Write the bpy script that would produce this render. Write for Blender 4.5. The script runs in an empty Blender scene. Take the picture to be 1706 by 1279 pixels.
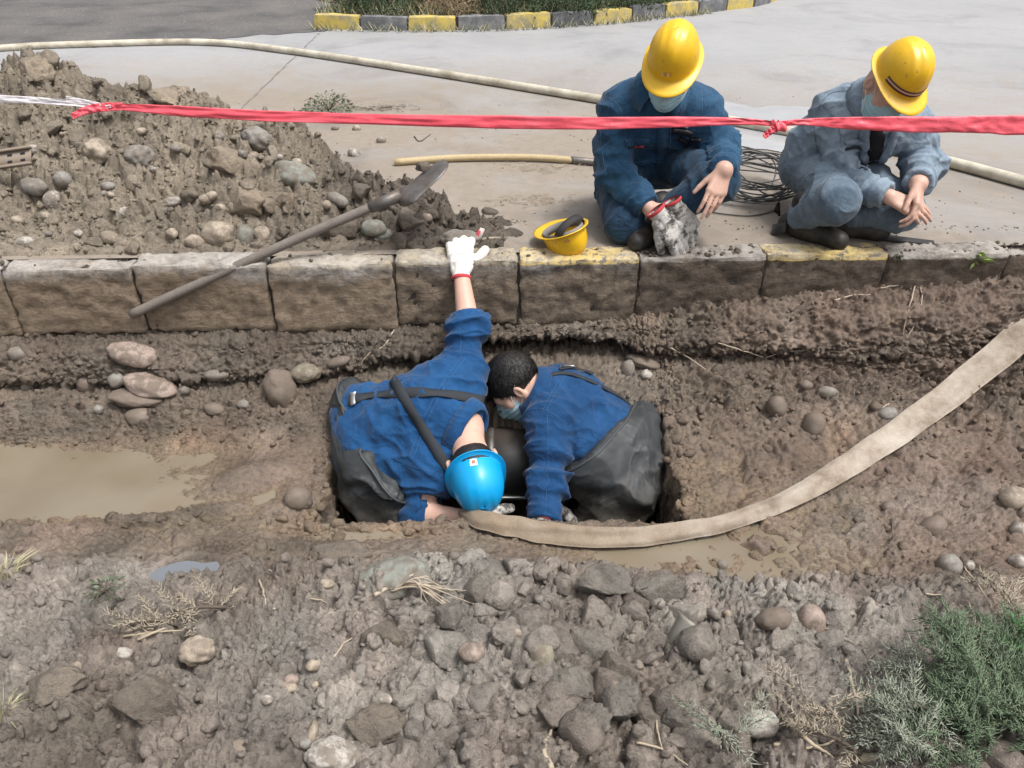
import bpy, bmesh, math, random
import numpy as np
from mathutils import Vector, Matrix
from mathutils.bvhtree import BVHTree

# ------------------------------------------------------------------ camera, sky, light, exposure
sc = bpy.context.scene
CAM_H, PITCH, FPX = 1.22, math.radians(33.0), 1280.0
cam_d = bpy.data.cameras.new('camera'); cam = bpy.data.objects.new('camera', cam_d)
sc.collection.objects.link(cam); sc.camera = cam
cam.location = (0, 0, CAM_H); cam.rotation_euler = (math.pi/2 - PITCH, 0, 0)
cam_d.sensor_width = 36.0; cam_d.lens = FPX/1706*36.0; cam_d.clip_start = 0.05; cam_d.clip_end = 400

SUN_EL, SUN_ROT = math.radians(66), math.radians(118)
world = bpy.data.worlds.new('World'); sc.world = world; world.use_nodes = True
wn = world.node_tree; wn.nodes.clear()
w_out = wn.nodes.new('ShaderNodeOutputWorld'); w_bg = wn.nodes.new('ShaderNodeBackground')
w_sky = wn.nodes.new('ShaderNodeTexSky'); w_sky.sky_type = 'NISHITA'; w_sky.sun_disc = False
w_sky.sun_elevation = SUN_EL; w_sky.sun_rotation = SUN_ROT
w_sky.air_density = 1.0; w_sky.dust_density = 6.0; w_sky.ozone_density = 1.0
w_hs = wn.nodes.new('ShaderNodeHueSaturation'); w_hs.inputs['Saturation'].default_value = 0.22
w_bg.inputs['Strength'].default_value = 0.105
wn.links.new(w_sky.outputs[0], w_hs.inputs['Color']); wn.links.new(w_hs.outputs[0], w_bg.inputs['Color'])
wn.links.new(w_bg.outputs[0], w_out.inputs['Surface'])
sun_d = bpy.data.lights.new('sun', 'SUN'); sun = bpy.data.objects.new('sun', sun_d); sc.collection.objects.link(sun)
sun_d.energy = 1.5; sun_d.angle = math.radians(13); sun_d.color = (1.0, 0.97, 0.93)
_sd = Vector((math.sin(SUN_ROT)*math.cos(SUN_EL), math.cos(SUN_ROT)*math.cos(SUN_EL), math.sin(SUN_EL)))
sun.rotation_euler = _sd.to_track_quat('Z', 'Y').to_euler()
sc.view_settings.view_transform = 'Standard'; sc.view_settings.look = 'None'
sc.view_settings.exposure = 0.88; sc.view_settings.gamma = 1.0; sc.view_settings.use_curve_mapping = False
sc.render.engine = 'CYCLES'; sc.cycles.use_denoising = True; sc.cycles.max_bounces = 6
sc.cycles.diffuse_bounces = 3; sc.cycles.glossy_bounces = 3; sc.cycles.transparent_max_bounces = 6

# ------------------------------------------------------------------ small helpers
COL = sc.collection
rng = np.random.default_rng(11)
V = lambda *a: np.array(a, dtype=float)

def P(px, py, Y):
    """world point on the line of sight of a photo pixel at forward distance Y"""
    a = PITCH - math.atan((639.5 - py)/FPX)
    z = CAM_H - Y*math.tan(a)
    depth = Y*math.cos(PITCH) + (CAM_H - z)*math.sin(PITCH)
    return V((px - 853.0)*depth/FPX, Y, z)

def ray_dir(px, py):
    x, y = (px - 853.0)/FPX, (639.5 - py)/FPX
    f = V(0, math.cos(PITCH), -math.sin(PITCH)); u = V(0, math.sin(PITCH), math.cos(PITCH))
    d = f + x*V(1, 0, 0) + y*u
    return Vector(d/np.linalg.norm(d))

def on_z(px, py, z=0.0):
    d = ray_dir(px, py); t = (z - CAM_H)/d.z
    return V(d.x*t, d.y*t, z)

def nrm(v):
    v = np.asarray(v, float); return v/(np.linalg.norm(v) + 1e-12)

def mesh_np(name, verts, faces, smooth=True):
    verts = np.ascontiguousarray(verts, dtype=np.float32); faces = np.ascontiguousarray(faces, dtype=np.int32)
    k = faces.shape[1]; m = bpy.data.meshes.new(name)
    m.vertices.add(len(verts)); m.vertices.foreach_set('co', verts.ravel())
    m.loops.add(faces.size); m.loops.foreach_set('vertex_index', faces.ravel())
    m.polygons.add(len(faces)); m.polygons.foreach_set('loop_start', np.arange(0, faces.size, k, dtype=np.int32))
    if smooth: m.polygons.foreach_set('use_smooth', np.ones(len(faces), dtype=bool))
    m.update(calc_edges=True)
    return m

def obj(name, mesh, mat=None, parent=None):
    o = bpy.data.objects.new(name, mesh); COL.objects.link(o)
    if mat is not None and mesh is not None and len(mesh.materials) == 0: mesh.materials.append(mat)
    if parent is not None: o.parent = parent
    return o

def tag(o, label, cat, group=None, kind=None):
    o['label'] = label; o['category'] = cat
    if group: o['group'] = group
    if kind: o['kind'] = kind
    return o

def struct(o): o['kind'] = 'structure'; return o

def thing(name, label, cat, group=None):
    o = bpy.data.objects.new(name, None); COL.objects.link(o); o.empty_display_size = 0.05
    return tag(o, label, cat, group)

def set_colors(m, rgb, wet=None, name='soil'):
    n = len(m.vertices); a = m.attributes.new(name, 'FLOAT_COLOR', 'POINT')
    c = np.ones((n, 4), np.float32); c[:, :3] = rgb
    if wet is not None: c[:, 3] = wet
    a.data.foreach_set('color', c.ravel())

def join_np(parts):
    vs, fs, o = [], [], 0
    for v, f in parts:
        vs.append(v); fs.append(np.asarray(f) + o); o += len(v)
    return np.concatenate(vs), np.concatenate(fs)

# ------------------------------------------------------------------ noise
_perm = np.random.default_rng(5).permutation(256).astype(np.int32); _perm = np.concatenate([_perm, _perm, _perm])
_g3 = np.random.default_rng(6).normal(size=(256, 3)).astype(np.float32); _g3 /= np.linalg.norm(_g3, axis=1)[:, None]

def perlin(p):
    p = np.asarray(p, np.float32); shp = p.shape[:-1]; p = p.reshape(-1, 3)
    pi = np.floor(p).astype(np.int32); f = p - pi; pi &= 255
    u = f*f*f*(f*(f*6 - 15) + 10)
    out = 0
    for dx in (0, 1):
        wx = u[:, 0] if dx else 1 - u[:, 0]; a = _perm[pi[:, 0] + dx]
        for dy in (0, 1):
            wy = u[:, 1] if dy else 1 - u[:, 1]; b = _perm[a + pi[:, 1] + dy]
            for dz in (0, 1):
                wz = u[:, 2] if dz else 1 - u[:, 2]; g = _g3[_perm[b + pi[:, 2] + dz] & 255]
                out = out + wx*wy*wz*(g[:, 0]*(f[:, 0] - dx) + g[:, 1]*(f[:, 1] - dy) + g[:, 2]*(f[:, 2] - dz))
    return (out*1.5).reshape(shp)

def fbm(p, oct=4, gain=0.5, lac=2.03):
    p = np.asarray(p, np.float32); s, a, t = 0, 1.0, 0
    for i in range(oct):
        s = s + a*perlin(p + 13.7*i); t += a; a *= gain; p = p*lac
    return s/t

def ridge(p, oct=3):
    p = np.asarray(p, np.float32); s, a, t = 0, 1.0, 0
    for i in range(oct):
        s = s + a*(1 - 2*np.abs(perlin(p + 7.3*i))); t += a; a *= .5; p = p*2.07
    return s/t

def worley2(x, y, seed=0):
    """F1, F2, id of jittered cells"""
    xi = np.floor(x).astype(np.int32); yi = np.floor(y).astype(np.int32)
    f1 = np.full(x.shape, 9., np.float32); f2 = f1.copy(); idd = np.zeros(x.shape, np.int32)
    R = np.random.default_rng(seed).random((256, 2)).astype(np.float32)
    for dx in (-1, 0, 1):
        for dy in (-1, 0, 1):
            h = _perm[(_perm[(xi + dx) & 255] + yi + dy) & 255]
            d = np.sqrt((xi + dx + R[h, 0] - x)**2 + (yi + dy + R[h, 1] - y)**2)
            c = d < f1
            f2 = np.where(c, f1, np.minimum(f2, d)); idd = np.where(c, h, idd); f1 = np.where(c, d, f1)
    return f1, f2, idd

def facets(x, y, seed, sharp=.12):
    """broken ground: each cell is a tilted flat face at its own height, cracks between"""
    xi = np.floor(x).astype(np.int32); yi = np.floor(y).astype(np.int32)
    f1 = np.full(x.shape, 9., np.float32); f2 = f1.copy(); idd = np.zeros(x.shape, np.int32); ox = np.zeros(x.shape, np.float32); oy = ox.copy()
    rg_ = np.random.default_rng(seed); R = rg_.random((256, 2)).astype(np.float32); Hh = rg_.random(256).astype(np.float32); Tx = rg_.normal(size=256).astype(np.float32); Ty = rg_.normal(size=256).astype(np.float32)
    for dx in (-1, 0, 1):
        for dy in (-1, 0, 1):
            h = _perm[(_perm[(xi + dx + seed*7) & 255] + yi + dy) & 255]; px = x - (xi + dx + R[h, 0]); py = y - (yi + dy + R[h, 1]); d = np.sqrt(px*px + py*py)
            c = d < f1; f2 = np.where(c, f1, np.minimum(f2, d)); idd = np.where(c, h, idd); ox = np.where(c, px, ox); oy = np.where(c, py, oy); f1 = np.where(c, d, f1)
    e = np.clip((f2 - f1)/.45, 0, 1); e = e*e*(3 - 2*e)
    return e*(.30 + .75*Hh[idd] + .50*(Tx[idd]*ox + Ty[idd]*oy))

def sstep(a, b, x): t = np.clip((x - a)/(b - a), 0, 1); return t*t*(3 - 2*t)

def catmull(p, n):
    p = np.asarray(p, float); m = len(p)
    if m == 2: return p[0] + (p[1] - p[0])*np.linspace(0, 1, n)[:, None]
    e = np.concatenate([[2*p[0] - p[1]], p, [2*p[-1] - p[-2]]]); t_ = np.linspace(0, m - 1, n); i = np.minimum(t_.astype(int), m - 2); u = (t_ - i)[:, None]
    a, b, c, d = e[i], e[i + 1], e[i + 2], e[i + 3]
    return .5*(2*b + (c - a)*u + (2*a - 5*b + 4*c - d)*u**2 + (3*b - a - 3*c + d)*u**3)

# ------------------------------------------------------------------ materials
def mat(name, base=(.5, .5, .5), rough=.6, spec=.5, metal=0.0):
    m = bpy.data.materials.new(name); m.use_nodes = True
    b = m.node_tree.nodes['Principled BSDF']
    b.inputs['Base Color'].default_value = (*base, 1); b.inputs['Roughness'].default_value = rough
    b.inputs['Metallic'].default_value = metal; b.inputs['Specular IOR Level'].default_value = spec
    return m

class NT:
    def __init__(s, m): s.t = m.node_tree; s.b = s.t.nodes['Principled BSDF']
    def n(s, k, **kw):
        x = s.t.nodes.new(k)
        for a, v in kw.items(): setattr(x, a, v)
        return x
    def l(s, a, b): s.t.links.new(a, b)
    def coord(s, kind='Object'):
        return s.n('ShaderNodeTexCoord').outputs[kind]
    def geo(s): return s.n('ShaderNodeNewGeometry').outputs['Position']
    def noise(s, vec, scale, detail=6, rough=.6, dist=0.0):
        x = s.n('ShaderNodeTexNoise'); x.inputs['Scale'].default_value = scale; x.inputs['Detail'].default_value = detail
        x.inputs['Roughness'].default_value = rough; x.inputs['Distortion'].default_value = dist; s.l(vec, x.inputs['Vector'])
        return x.outputs[0]
    def ramp(s, fac, stops):
        x = s.n('ShaderNodeValToRGB'); e = x.color_ramp.elements
        while len(e) < len(stops): e.new(.5)
        for i, (p, c) in enumerate(stops):
            e[i].position = p; e[i].color = (*c, 1) if len(c) == 3 else c
        s.l(fac, x.inputs[0]); return x.outputs[0]
    def mix(s, fac, a, b, mode='MIX'):
        x = s.n('ShaderNodeMix', data_type='RGBA', blend_type=mode)
        for i, v in ((0, fac), (6, a), (7, b)):
            if hasattr(v, 'is_output'): s.l(v, x.inputs[i])
            else: x.inputs[i].default_value = v if i == 0 else (*v, 1)
        return x.outputs[2]
    def math(s, op, a, b=0.0, c=0.0, clamp=False):
        x = s.n('ShaderNodeMath', operation=op, use_clamp=clamp)
        for i, v in ((0, a), (1, b), (2, c)):
            if hasattr(v, 'is_output'): s.l(v, x.inputs[i])
            else: x.inputs[i].default_value = v
        return x.outputs[0]
    def bump(s, h, strength=.5, dist=.005, prev=None):
        x = s.n('ShaderNodeBump'); x.inputs['Strength'].default_value = strength; x.inputs['Distance'].default_value = dist
        s.l(h, x.inputs['Height'])
        if prev is not None: s.l(prev, x.inputs['Normal'])
        return x.outputs[0]
    def base(s, c): s.l(c, s.b.inputs['Base Color'])
    def rough(s, c): s.l(c, s.b.inputs['Roughness'])
    def normal(s, c): s.l(c, s.b.inputs['Normal'])

def soil_mat(name, attr=True, base=(.2, .16, .13), contrast=1.0, object_coord=False, rmin=.42, rmax=.9):
    m = mat(name, base, .8, .35); t = NT(m)
    co = t.geo()
    n1 = t.noise(co, 7, 8, .65); n2 = t.noise(co, 55, 6, .7); n3 = t.noise(co, 230, 4, .6)
    if attr:
        a = t.n('ShaderNodeVertexColor', layer_name='soil'); c0 = a.outputs['Color']; wet = a.outputs['Alpha']
    else:
        r = t.n('ShaderNodeRGB'); r.outputs[0].default_value = (*base, 1); c0 = r.outputs[0]; wet = None
    v1 = t.ramp(n1, [(.28, (.66, .65, .64)), (.5, (1, 1, 1)), (.75, (1.28, 1.27, 1.24))])
    v2 = t.ramp(n2, [(.25, (.50, .49, .48)), (.5, (1, 1, 1)), (.78, (1.45, 1.43, 1.4))])
    v3 = t.ramp(n3, [(.3, (.8, .8, .8)), (.5, (1, 1, 1)), (.75, (1.2, 1.2, 1.2))])
    c = t.mix(1.0, c0, v1, 'MULTIPLY'); c = t.mix(contrast, c, v2, 'MULTIPLY'); c = t.mix(contrast, c, v3, 'MULTIPLY')
    t.base(c)
    mr = t.n('ShaderNodeMapRange'); t.l(n2, mr.inputs[0]); mr.inputs[1].default_value = .3; mr.inputs[2].default_value = .7
    mr.inputs[3].default_value = rmin; mr.inputs[4].default_value = rmax
    if wet is not None:
        w = t.math('MULTIPLY', wet, -.35); t.rough(t.math('ADD', mr.outputs[0], w, clamp=True))
    else: t.rough(mr.outputs[0])
    b1 = t.bump(n2, .95, .010); b2 = t.bump(n3, .9, .0035, b1); t.normal(b2)
    return m

M_SOIL = soil_mat('wet_soil')
# ------------------------------------------------------------------ the trench: one sheet from the near bank to the foot of the kerb
KY = lambda x: 2.75 + 0.036*x                       # front face of the kerb
SX = np.array([-4.5, -2.3, -1.5, -.85, -.45, -.1, .15, .38, .62, 1.0, 1.45, 1.8, 2.3, 4.5])
def row(*v): return np.array(v, float)
# control points along the profile, one row per point: distance y and height z at the stations SX
CY = [row(*[-2.0]*14), row(*[.3]*14), row(*[.95]*14),
      row(*[1.42]*14),
      row(1.80, 1.80, 1.80, 1.78, 1.74, 1.72, 1.66, 1.62, 1.62, 1.66, 1.70, 1.70, 1.70, 1.70),
      row(1.97, 1.97, 1.96, 1.92, 1.86, 1.86, 1.84, 1.84, 1.84, 1.86, 1.90, 1.94, 1.95, 1.95),
      row(2.26, 2.26, 2.26, 2.22, 2.2, 2.2, 2.2, 2.2, 2.2, 2.2, 2.2, 2.18, 2.15, 2.15),
      row(2.44, 2.44, 2.44, 2.42, 2.4, 2.4, 2.4, 2.4, 2.42, 2.42, 2.40, 2.38, 2.36, 2.36),
      row(2.57, 2.57, 2.57, 2.56, 2.58, 2.6, 2.62, 2.6, 2.58, 2.58, 2.56, 2.50, 2.48, 2.48),
      row(2.69, 2.69, 2.68, 2.66, 2.70, 2.92, 2.98, 2.92, 2.68, 2.70, 2.60, 2.55, 2.53, 2.53),
      row(2.63, 2.62, 2.63, 2.62, 2.66, 2.74, 2.76, 2.74, 2.64, 2.64, 2.58, 2.58, 2.57, 2.57),
      row(2.60, 2.60, 2.61, 2.60, 2.64, 2.71, 2.72, 2.71, 2.63, 2.61, 2.59, 2.60, 2.60, 2.60),
      row(2.68, 2.68, 2.68, 2.68, 2.70, 2.73, 2.73, 2.73, 2.70, 2.68, 2.67, 2.67, 2.67, 2.67),
      row(*[2.80]*14)]
CZ = [row(*[-.26]*14), row(*[-.27]*14), row(*[-.32]*14),
      row(-.43, -.43, -.42, -.41, -.40, -.40, -.42, -.43, -.44, -.45, -.44, -.43, -.42, -.42),
      row(-.52, -.52, -.52, -.52, -.52, -.525, -.545, -.56, -.56, -.55, -.51, -.49, -.47, -.46),
      row(-.585, -.585, -.58, -.555, -.558, -.54, -.54, -.55, -.56, -.555, -.53, -.51, -.49, -.48),
      row(-.565, -.565, -.56, -.54, -.54, -.54, -.54, -.54, -.54, -.54, -.525, -.50, -.48, -.47),
      row(-.525, -.525, -.522, -.51, -.49, -.48, -.48, -.48, -.48, -.485, -.475, -.455, -.44, -.43),
      row(-.478, -.478, -.475, -.465, -.44, -.43, -.43, -.43, -.425, -.42, -.415, -.40, -.39, -.38),
      row(-.455, -.455, -.452, -.44, -.41, -.40, -.40, -.40, -.39, -.385, -.375, -.365, -.35, -.34),
      row(-.438, -.438, -.435, -.42, -.375, -.335, -.325, -.33, -.35, -.355, -.345, -.32, -.30, -.29),
      row(-.415, -.415, -.41, -.395, -.345, -.315, -.31, -.31, -.32, -.325, -.31, -.27, -.25, -.24),
      row(-.335, -.335, -.33, -.32, -.305, -.30, -.30, -.295, -.275, -.225, -.20, -.17, -.155, -.15),
      row(-.285, -.285, -.285, -.285, -.285, -.29, -.285, -.275, -.23, -.15, -.115, -.10, -.09, -.09)]
CY = np.array(CY); CZ = np.array(CZ)

def grow(a, b, step):                                # coarse outer samples
    out, s = [], step
    x = a
    while (x < b) if b > a else (x > b):
        out.append(x); s *= 1.25; x += s if b > a else -s
    return out + [b]
tx = np.concatenate([np.array(grow(-2.35, -4.5, .006))[::-1], np.arange(-2.344, -.70, .0064), np.arange(-.70, -.56, .0022),
                     np.arange(-.56, .50, .0064), np.arange(.50, .66, .0022), np.arange(.66, 2.35, .0064), np.array(grow(2.35, 4.5, .006))])
nC = len(CY)
seg_n = [6, 14, 84, 108, 76, 54, 72, 46, 36, 26, 24, 18, 20, 24]
tv = np.concatenate([[0]] + [i + np.arange(1, seg_n[i + 1] + 1)/seg_n[i + 1] for i in range(nC - 1)])
TX, TV = np.meshgrid(tx, tv, indexing='ij')
def up4(fn, *A):
    """smooth noise on every fourth sample, interpolated back"""
    n0, n1 = A[0].shape; i = np.unique(np.r_[np.arange(0, n0, 4), n0 - 1]); j = np.unique(np.r_[np.arange(0, n1, 4), n1 - 1]); c_ = fn(*[a[np.ix_(i, j)] for a in A])
    ui = np.clip(np.searchsorted(i, np.arange(n0), 'right') - 1, 0, len(i) - 2); uj = np.clip(np.searchsorted(j, np.arange(n1), 'right') - 1, 0, len(j) - 2)
    fi = ((np.arange(n0) - i[ui])/(i[ui + 1] - i[ui]))[:, None]; fj = ((np.arange(n1) - j[uj])/(j[uj + 1] - j[uj]))[None]
    r = c_[ui]*(1 - fi) + c_[ui + 1]*fi; return r[:, uj]*(1 - fj) + r[:, uj + 1]*fj
def lf(x, y, sx, sy, z, o): return up4(lambda a, b: fbm(np.stack([a*sx, b*sy, a*0 + z], -1), o), x, y)
wob = .10*lf(TX, TV, 1.6, .5, 0, 3) + .05*lf(TX, TV, 6, .8, 3, 1)
def station(C):
    xs = np.clip(TX + wob, SX[0], SX[-1]); iu = np.clip(np.searchsorted(SX, xs) - 1, 0, len(SX) - 2)
    f = (xs - SX[iu])/(SX[iu + 1] - SX[iu]); f = f*f*(3 - 2*f)
    iv = np.clip(TV.astype(int), 0, nC - 2); g = TV - iv
    a = C[iv, iu]*(1 - f) + C[iv, iu + 1]*f; b = C[iv + 1, iu]*(1 - f) + C[iv + 1, iu + 1]*f
    return a*(1 - g) + b*g
def smooth_v(A, n, keep=2):
    k = np.hanning(2*n + 3)[1:-1]; k /= k.sum()
    Ap = np.pad(A, ((0, 0), (n, n)), mode='edge'); out = sum(k[i]*Ap[:, i:i + A.shape[1]] for i in range(2*n + 1))
    return out
GY = smooth_v(station(CY), 7); GZ = smooth_v(station(CZ), 7)
GY = GY + np.clip(TV - 6, 0, 1)*.036*TX
# large forms: lip of the bank is uneven, floor has footprints and ridges
GZ += np.where(TV < 6.5, 1, .3)*(.022*lf(TX, GY, 2.3, 2.3, 0, 3))
GY += sstep(8, 9.5, TV)*sstep(13.4, 12, TV)*(.045*lf(TX, TV, 4.2, .9, 5, 3))
def blob(cx, cy, rx, ry, a=0.0):
    c, s = math.cos(a), math.sin(a); dx, dy = TX - cx, GY - cy
    return np.exp(-(((dx*c + dy*s)/rx)**2 + ((-dx*s + dy*c)/ry)**2))
near = TV < 5.5
WATER_Z = -0.553
for (px, py, z0, rx, ry, a, dz) in [(1010, 925, -.55, .22, .03, 0, -.012), (600, 893, -.55, .26, .04, 0, -.02),
                                    (440, 830, -.55, .03, .09, -.5, -.022), (330, 760, -.55, .12, .05, .3, -.012), (25, 905, -.52, .10, .04, .2, -.02)]:
    c = on_z(px, py, z0); GZ += dz*blob(c[0], c[1], rx, ry, a)*np.where(TV < 7, 1, 0)
for (px, py, z0, rx, ry, a, dz) in [(700, 1000, -.42, .16, .09, .2, .045), (1000, 985, -.44, .22, .08, 0, .055), (900, 1120, -.36, .22, .1, .3, .05), (420, 1190, -.34, .2, .09, -.2, .03),
                                    (180, 1130, -.36, .16, .1, .3, .025), (1130, 1110, -.38, .1, .12, .3, .025), (410, 800, -.55, .14, .06, .5, .045), (360, 850, -.55, .2, .03, .1, .03), (470, 855, -.55, .09, .03, .4, .03),
                                    (240, 870, -.55, .16, .03, .1, .03), (1330, 740, -.5, .12, .05, .4, .02)]:
    c = on_z(px, py, z0); GZ += dz*blob(c[0], c[1], rx, ry, a)*np.where(TV < 7.5, 1, 0)
# bowl of the small puddle
PC = on_z(308, 960, -.475); _dx, _dy = TX - PC[0], GY - PC[1]; _c, _s = math.cos(.25), math.sin(.25); prr = np.sqrt(((_dx*_c + _dy*_s)/.098)**2 + ((-_dx*_s + _dy*_c)/.052)**2)*(1 + .22*lf(TX, GY, 9, 9, 21, 2))
_k = np.unravel_index(np.argmin(np.where(TV < 5.5, _dx**2 + _dy**2, 9)), TX.shape); PZ = float(GZ[_k]); _on = (TV < 5.5)
GZ = np.where(_on, GZ + sstep(2.1, 1.35, prr)*(np.maximum(GZ, PZ + .006) - GZ), GZ); GZ = np.where(_on, GZ*(1 - sstep(1.15, .8, prr)) + (PZ - .014)*sstep(1.15, .8, prr), GZ)
# the pit the two men stand in
pn = .045*lf(TX, GY, 7, 7, 9, 3)
PX0, PX1, PY0, PY1 = -.655, .575, 1.885, 2.42
pit_sd = np.maximum(np.maximum(PX0 - TX, TX - PX1), np.maximum(PY0 - GY, GY - PY1)) + pn*np.where(GY > PY0 + .05, 1.6, .5)
pit_sd += .035*np.exp(-((GY - 2.0)/.1)**2)*0
pit = sstep(.012, -.045, pit_sd)*(TV < 8.2)
GZ = GZ*(1 - pit) + pit*(-1.30 + .03*pn/.02)
wall_mask = np.exp(-(pit_sd/.05)**2)
GZ += np.exp(-((GY - (PY0 - .028))/.016)**2)*(.012 + .02*lf(TX, TX*0, 9, 1, 2, 3))*(TX > PX0 - .1)*(TX < PX1 + .1)*(1 - pit)

def normals_of(X, Y, Z):
    Pg = np.stack([X, Y, Z], -1); du = np.gradient(Pg, axis=0); dv = np.gradient(Pg, axis=1)
    n = np.cross(du, dv); return n/(np.linalg.norm(n, axis=-1, keepdims=True) + 1e-12)
N = normals_of(TX, GY, GZ)
# lumpy relief: clods of three sizes, their strength by place
arc = np.concatenate([np.zeros((len(tx), 1)), np.cumsum(np.hypot(np.diff(GY, axis=1), np.minimum(np.abs(np.diff(GZ, axis=1)), .02)), axis=1)], 1)
arc = np.broadcast_to(np.median(arc, 0)[None], arc.shape)
warp = .25*lf(TX, arc, 9, 9, 0, 3)
fore = sstep(1.72, 1.5, GY)*sstep(1.5, .75, TX - .25*(GY - 1))       # clay clods heaped in front
fore = np.clip(fore + .25*(GY < 1.6), 0, 1)
slope = sstep(6.2, 7.2, TV)
rgt = .55*sstep(.55, .85, TX)*sstep(1.6, 1.8, GY)*sstep(8.6, 7.6, TV); lft = .5*sstep(-.6, -.9, TX)*sstep(1.95, 1.85, GY)*sstep(1.6, 1.75, GY)
a1 = .010 + .052*fore + .012*slope + .034*(rgt + lft); a2 = .008 + .027*fore + .016*slope + .022*(rgt + lft); a3 = .004 + .0115*fore + .0095*slope + .010*(rgt + lft)
flat = np.exp(-((TV - 5.3)/.9)**4)*(TX < .7); a1 *= 1 - .75*flat; a2 *= 1 - .6*flat; a3 *= 1 - .35*flat
patch = sstep(-.25, .3, lf(TX, arc, 2.1, 2.1, 2, 3)); patch2 = sstep(-.3, .3, lf(TX, arc, 5, 5, 8, 2))
d1 = facets(TX*7.2 + warp*.9, arc*8.2 + warp*1.1, 1); d2 = facets(TX*17 + warp*1.8, arc*19 - warp*1.8, 2); d3 = facets(TX*52 + warp*3, arc*56 + warp*2, 3)
p3 = np.stack([TX, GY, GZ], -1)
fine = fbm(p3*95, 2, .6); mid = ridge(p3*26, 2)
disp = a1*(d1 - .35)*(.30 + .70*patch) + a2*(d2 - .35)*(.3 + .7*patch2) + a3*(d3 - .35) + (.0026 + .0052*fore + .0036*slope)*fine*1.3 + (.006 + .010*slope + .007*fore)*mid
disp += wall_mask*(.02*fbm(p3*np.array([14, 14, 22.]), 3) + .008*mid)
disp *= sstep(0, 1.2, TV)
c_ = on_z(305, 958, -.475); pd_ = sstep(1.7, 1.0, prr)*(TV < 5.5); disp *= 1 - .9*pd_; GZ -= .0
disp += (1 - pd_)*np.where(TV < 5, .018*fore*up4(lambda a, b: ridge(np.stack([a*5.5, b*5.5, a*0 + 6], -1), 2), TX, GY), 0)
TPX, TPY, TPZ = TX + N[..., 0]*disp, GY + N[..., 1]*disp, GZ + N[..., 2]*disp
nx_, nv_ = TX.shape
ii = np.arange(nx_*nv_).reshape(nx_, nv_)
tf = np.stack([ii[:-1, :-1], ii[1:, :-1], ii[1:, 1:], ii[:-1, 1:]], -1).reshape(-1, 4)
tverts = np.stack([TPX, TPY, TPZ], -1).reshape(-1, 3)
tm = mesh_np('ground', tverts, tf)
# colours of the earth itself: grey clay in front, brown loam in the cut, reddish to the right; darker along the undercut below the kerb
cn = lf(TX, arc, 1.7, 1.7, 4, 4); cn2 = lf(TX, arc, 6, 6, 1, 3)
def col(a): return np.array(a)[None, None]
clay, loam, red, dark, tan = col((.205, .182, .160)), col((.158, .125, .097)), col((.176, .132, .103)), col((.095, .078, .064)), col((.235, .165, .108))
w_f = np.clip(fore*.95 + 1.0*cn - .05, 0, 1)[..., None]
w_r = np.clip(sstep(.3, 1.3, TX) + .5*cn, 0, 1)[..., None]
C = loam*(1 - w_r) + red*w_r; C = C*(1 - w_f) + clay*w_f
undercut_tone = (np.exp(-((TV - 9.6)/1.1)**2)*(.55 + .5*cn2))[..., None]; C = C*(1 - .55*np.clip(undercut_tone, 0, 1)) + dark*.55*np.clip(undercut_tone, 0, 1)
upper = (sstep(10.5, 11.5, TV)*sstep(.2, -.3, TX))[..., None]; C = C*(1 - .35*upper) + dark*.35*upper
c_ = on_z(1230, 860, -.54); t1 = blob(c_[0], c_[1], .22, .09, .35); c_ = on_z(590, 885, -.55); t2 = blob(c_[0], c_[1], .35, .05); c_ = on_z(330, 745, -.55); t3 = blob(c_[0], c_[1], .25, .07)
c_ = on_z(1380, 735, -.5); t4 = blob(c_[0], c_[1], .22, .05, .6)
tw = np.clip((t1 + t2 + t3 + .6*t4)*(TV < 8)*(.8 + .6*cn2), 0, 1)[..., None]; C = C*(1 - .75*tw) + tan*.75*tw
pale = np.clip(.6*cn2 + .6*cn - .06, -.35, 1)[..., None]; C = C*(1 + .75*pale); dry = np.clip(2.2*disp/.03, -.5, 1)[..., None]; C = C*(1 + .22*dry*fore[..., None])  # front clay set lighter on raised clods, darker in the gaps between them
shore = sstep(.022, .0, GZ + N[..., 2]*disp - WATER_Z)*(TV < 7.3)*(pit < .05); C = C*(1 - .8*shore[..., None]) + col((.19, .145, .098))*.8*shore[..., None]
hue = lf(TX, arc, 3.1, 3.1, 11, 3)[..., None]; C = C*(1 + hue*col((-.10, .04, .06)))
low = np.clip((-.50 - GZ)/.05, 0, 1)*(TV < 8.5); wet = np.clip(.25 + .8*low + .5*cn - .3*fore, 0, 1)
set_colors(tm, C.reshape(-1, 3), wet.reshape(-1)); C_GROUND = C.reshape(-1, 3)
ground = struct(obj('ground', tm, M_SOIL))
i2 = np.unique(np.r_[np.arange(0, nx_, 3), nx_ - 1]); j2 = np.unique(np.r_[np.arange(0, nv_, 2), nv_ - 1]); cv = np.stack([TPX, TPY, TPZ], -1)[np.ix_(i2, j2)]; k2 = np.arange(len(i2)*len(j2)).reshape(len(i2), len(j2))
GROUND_BVH = BVHTree.FromPolygons(cv.reshape(-1, 3).tolist(), np.stack([k2[:-1, :-1], k2[1:, :-1], k2[1:, 1:], k2[:-1, 1:]], -1).reshape(-1, 4).tolist())
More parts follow.
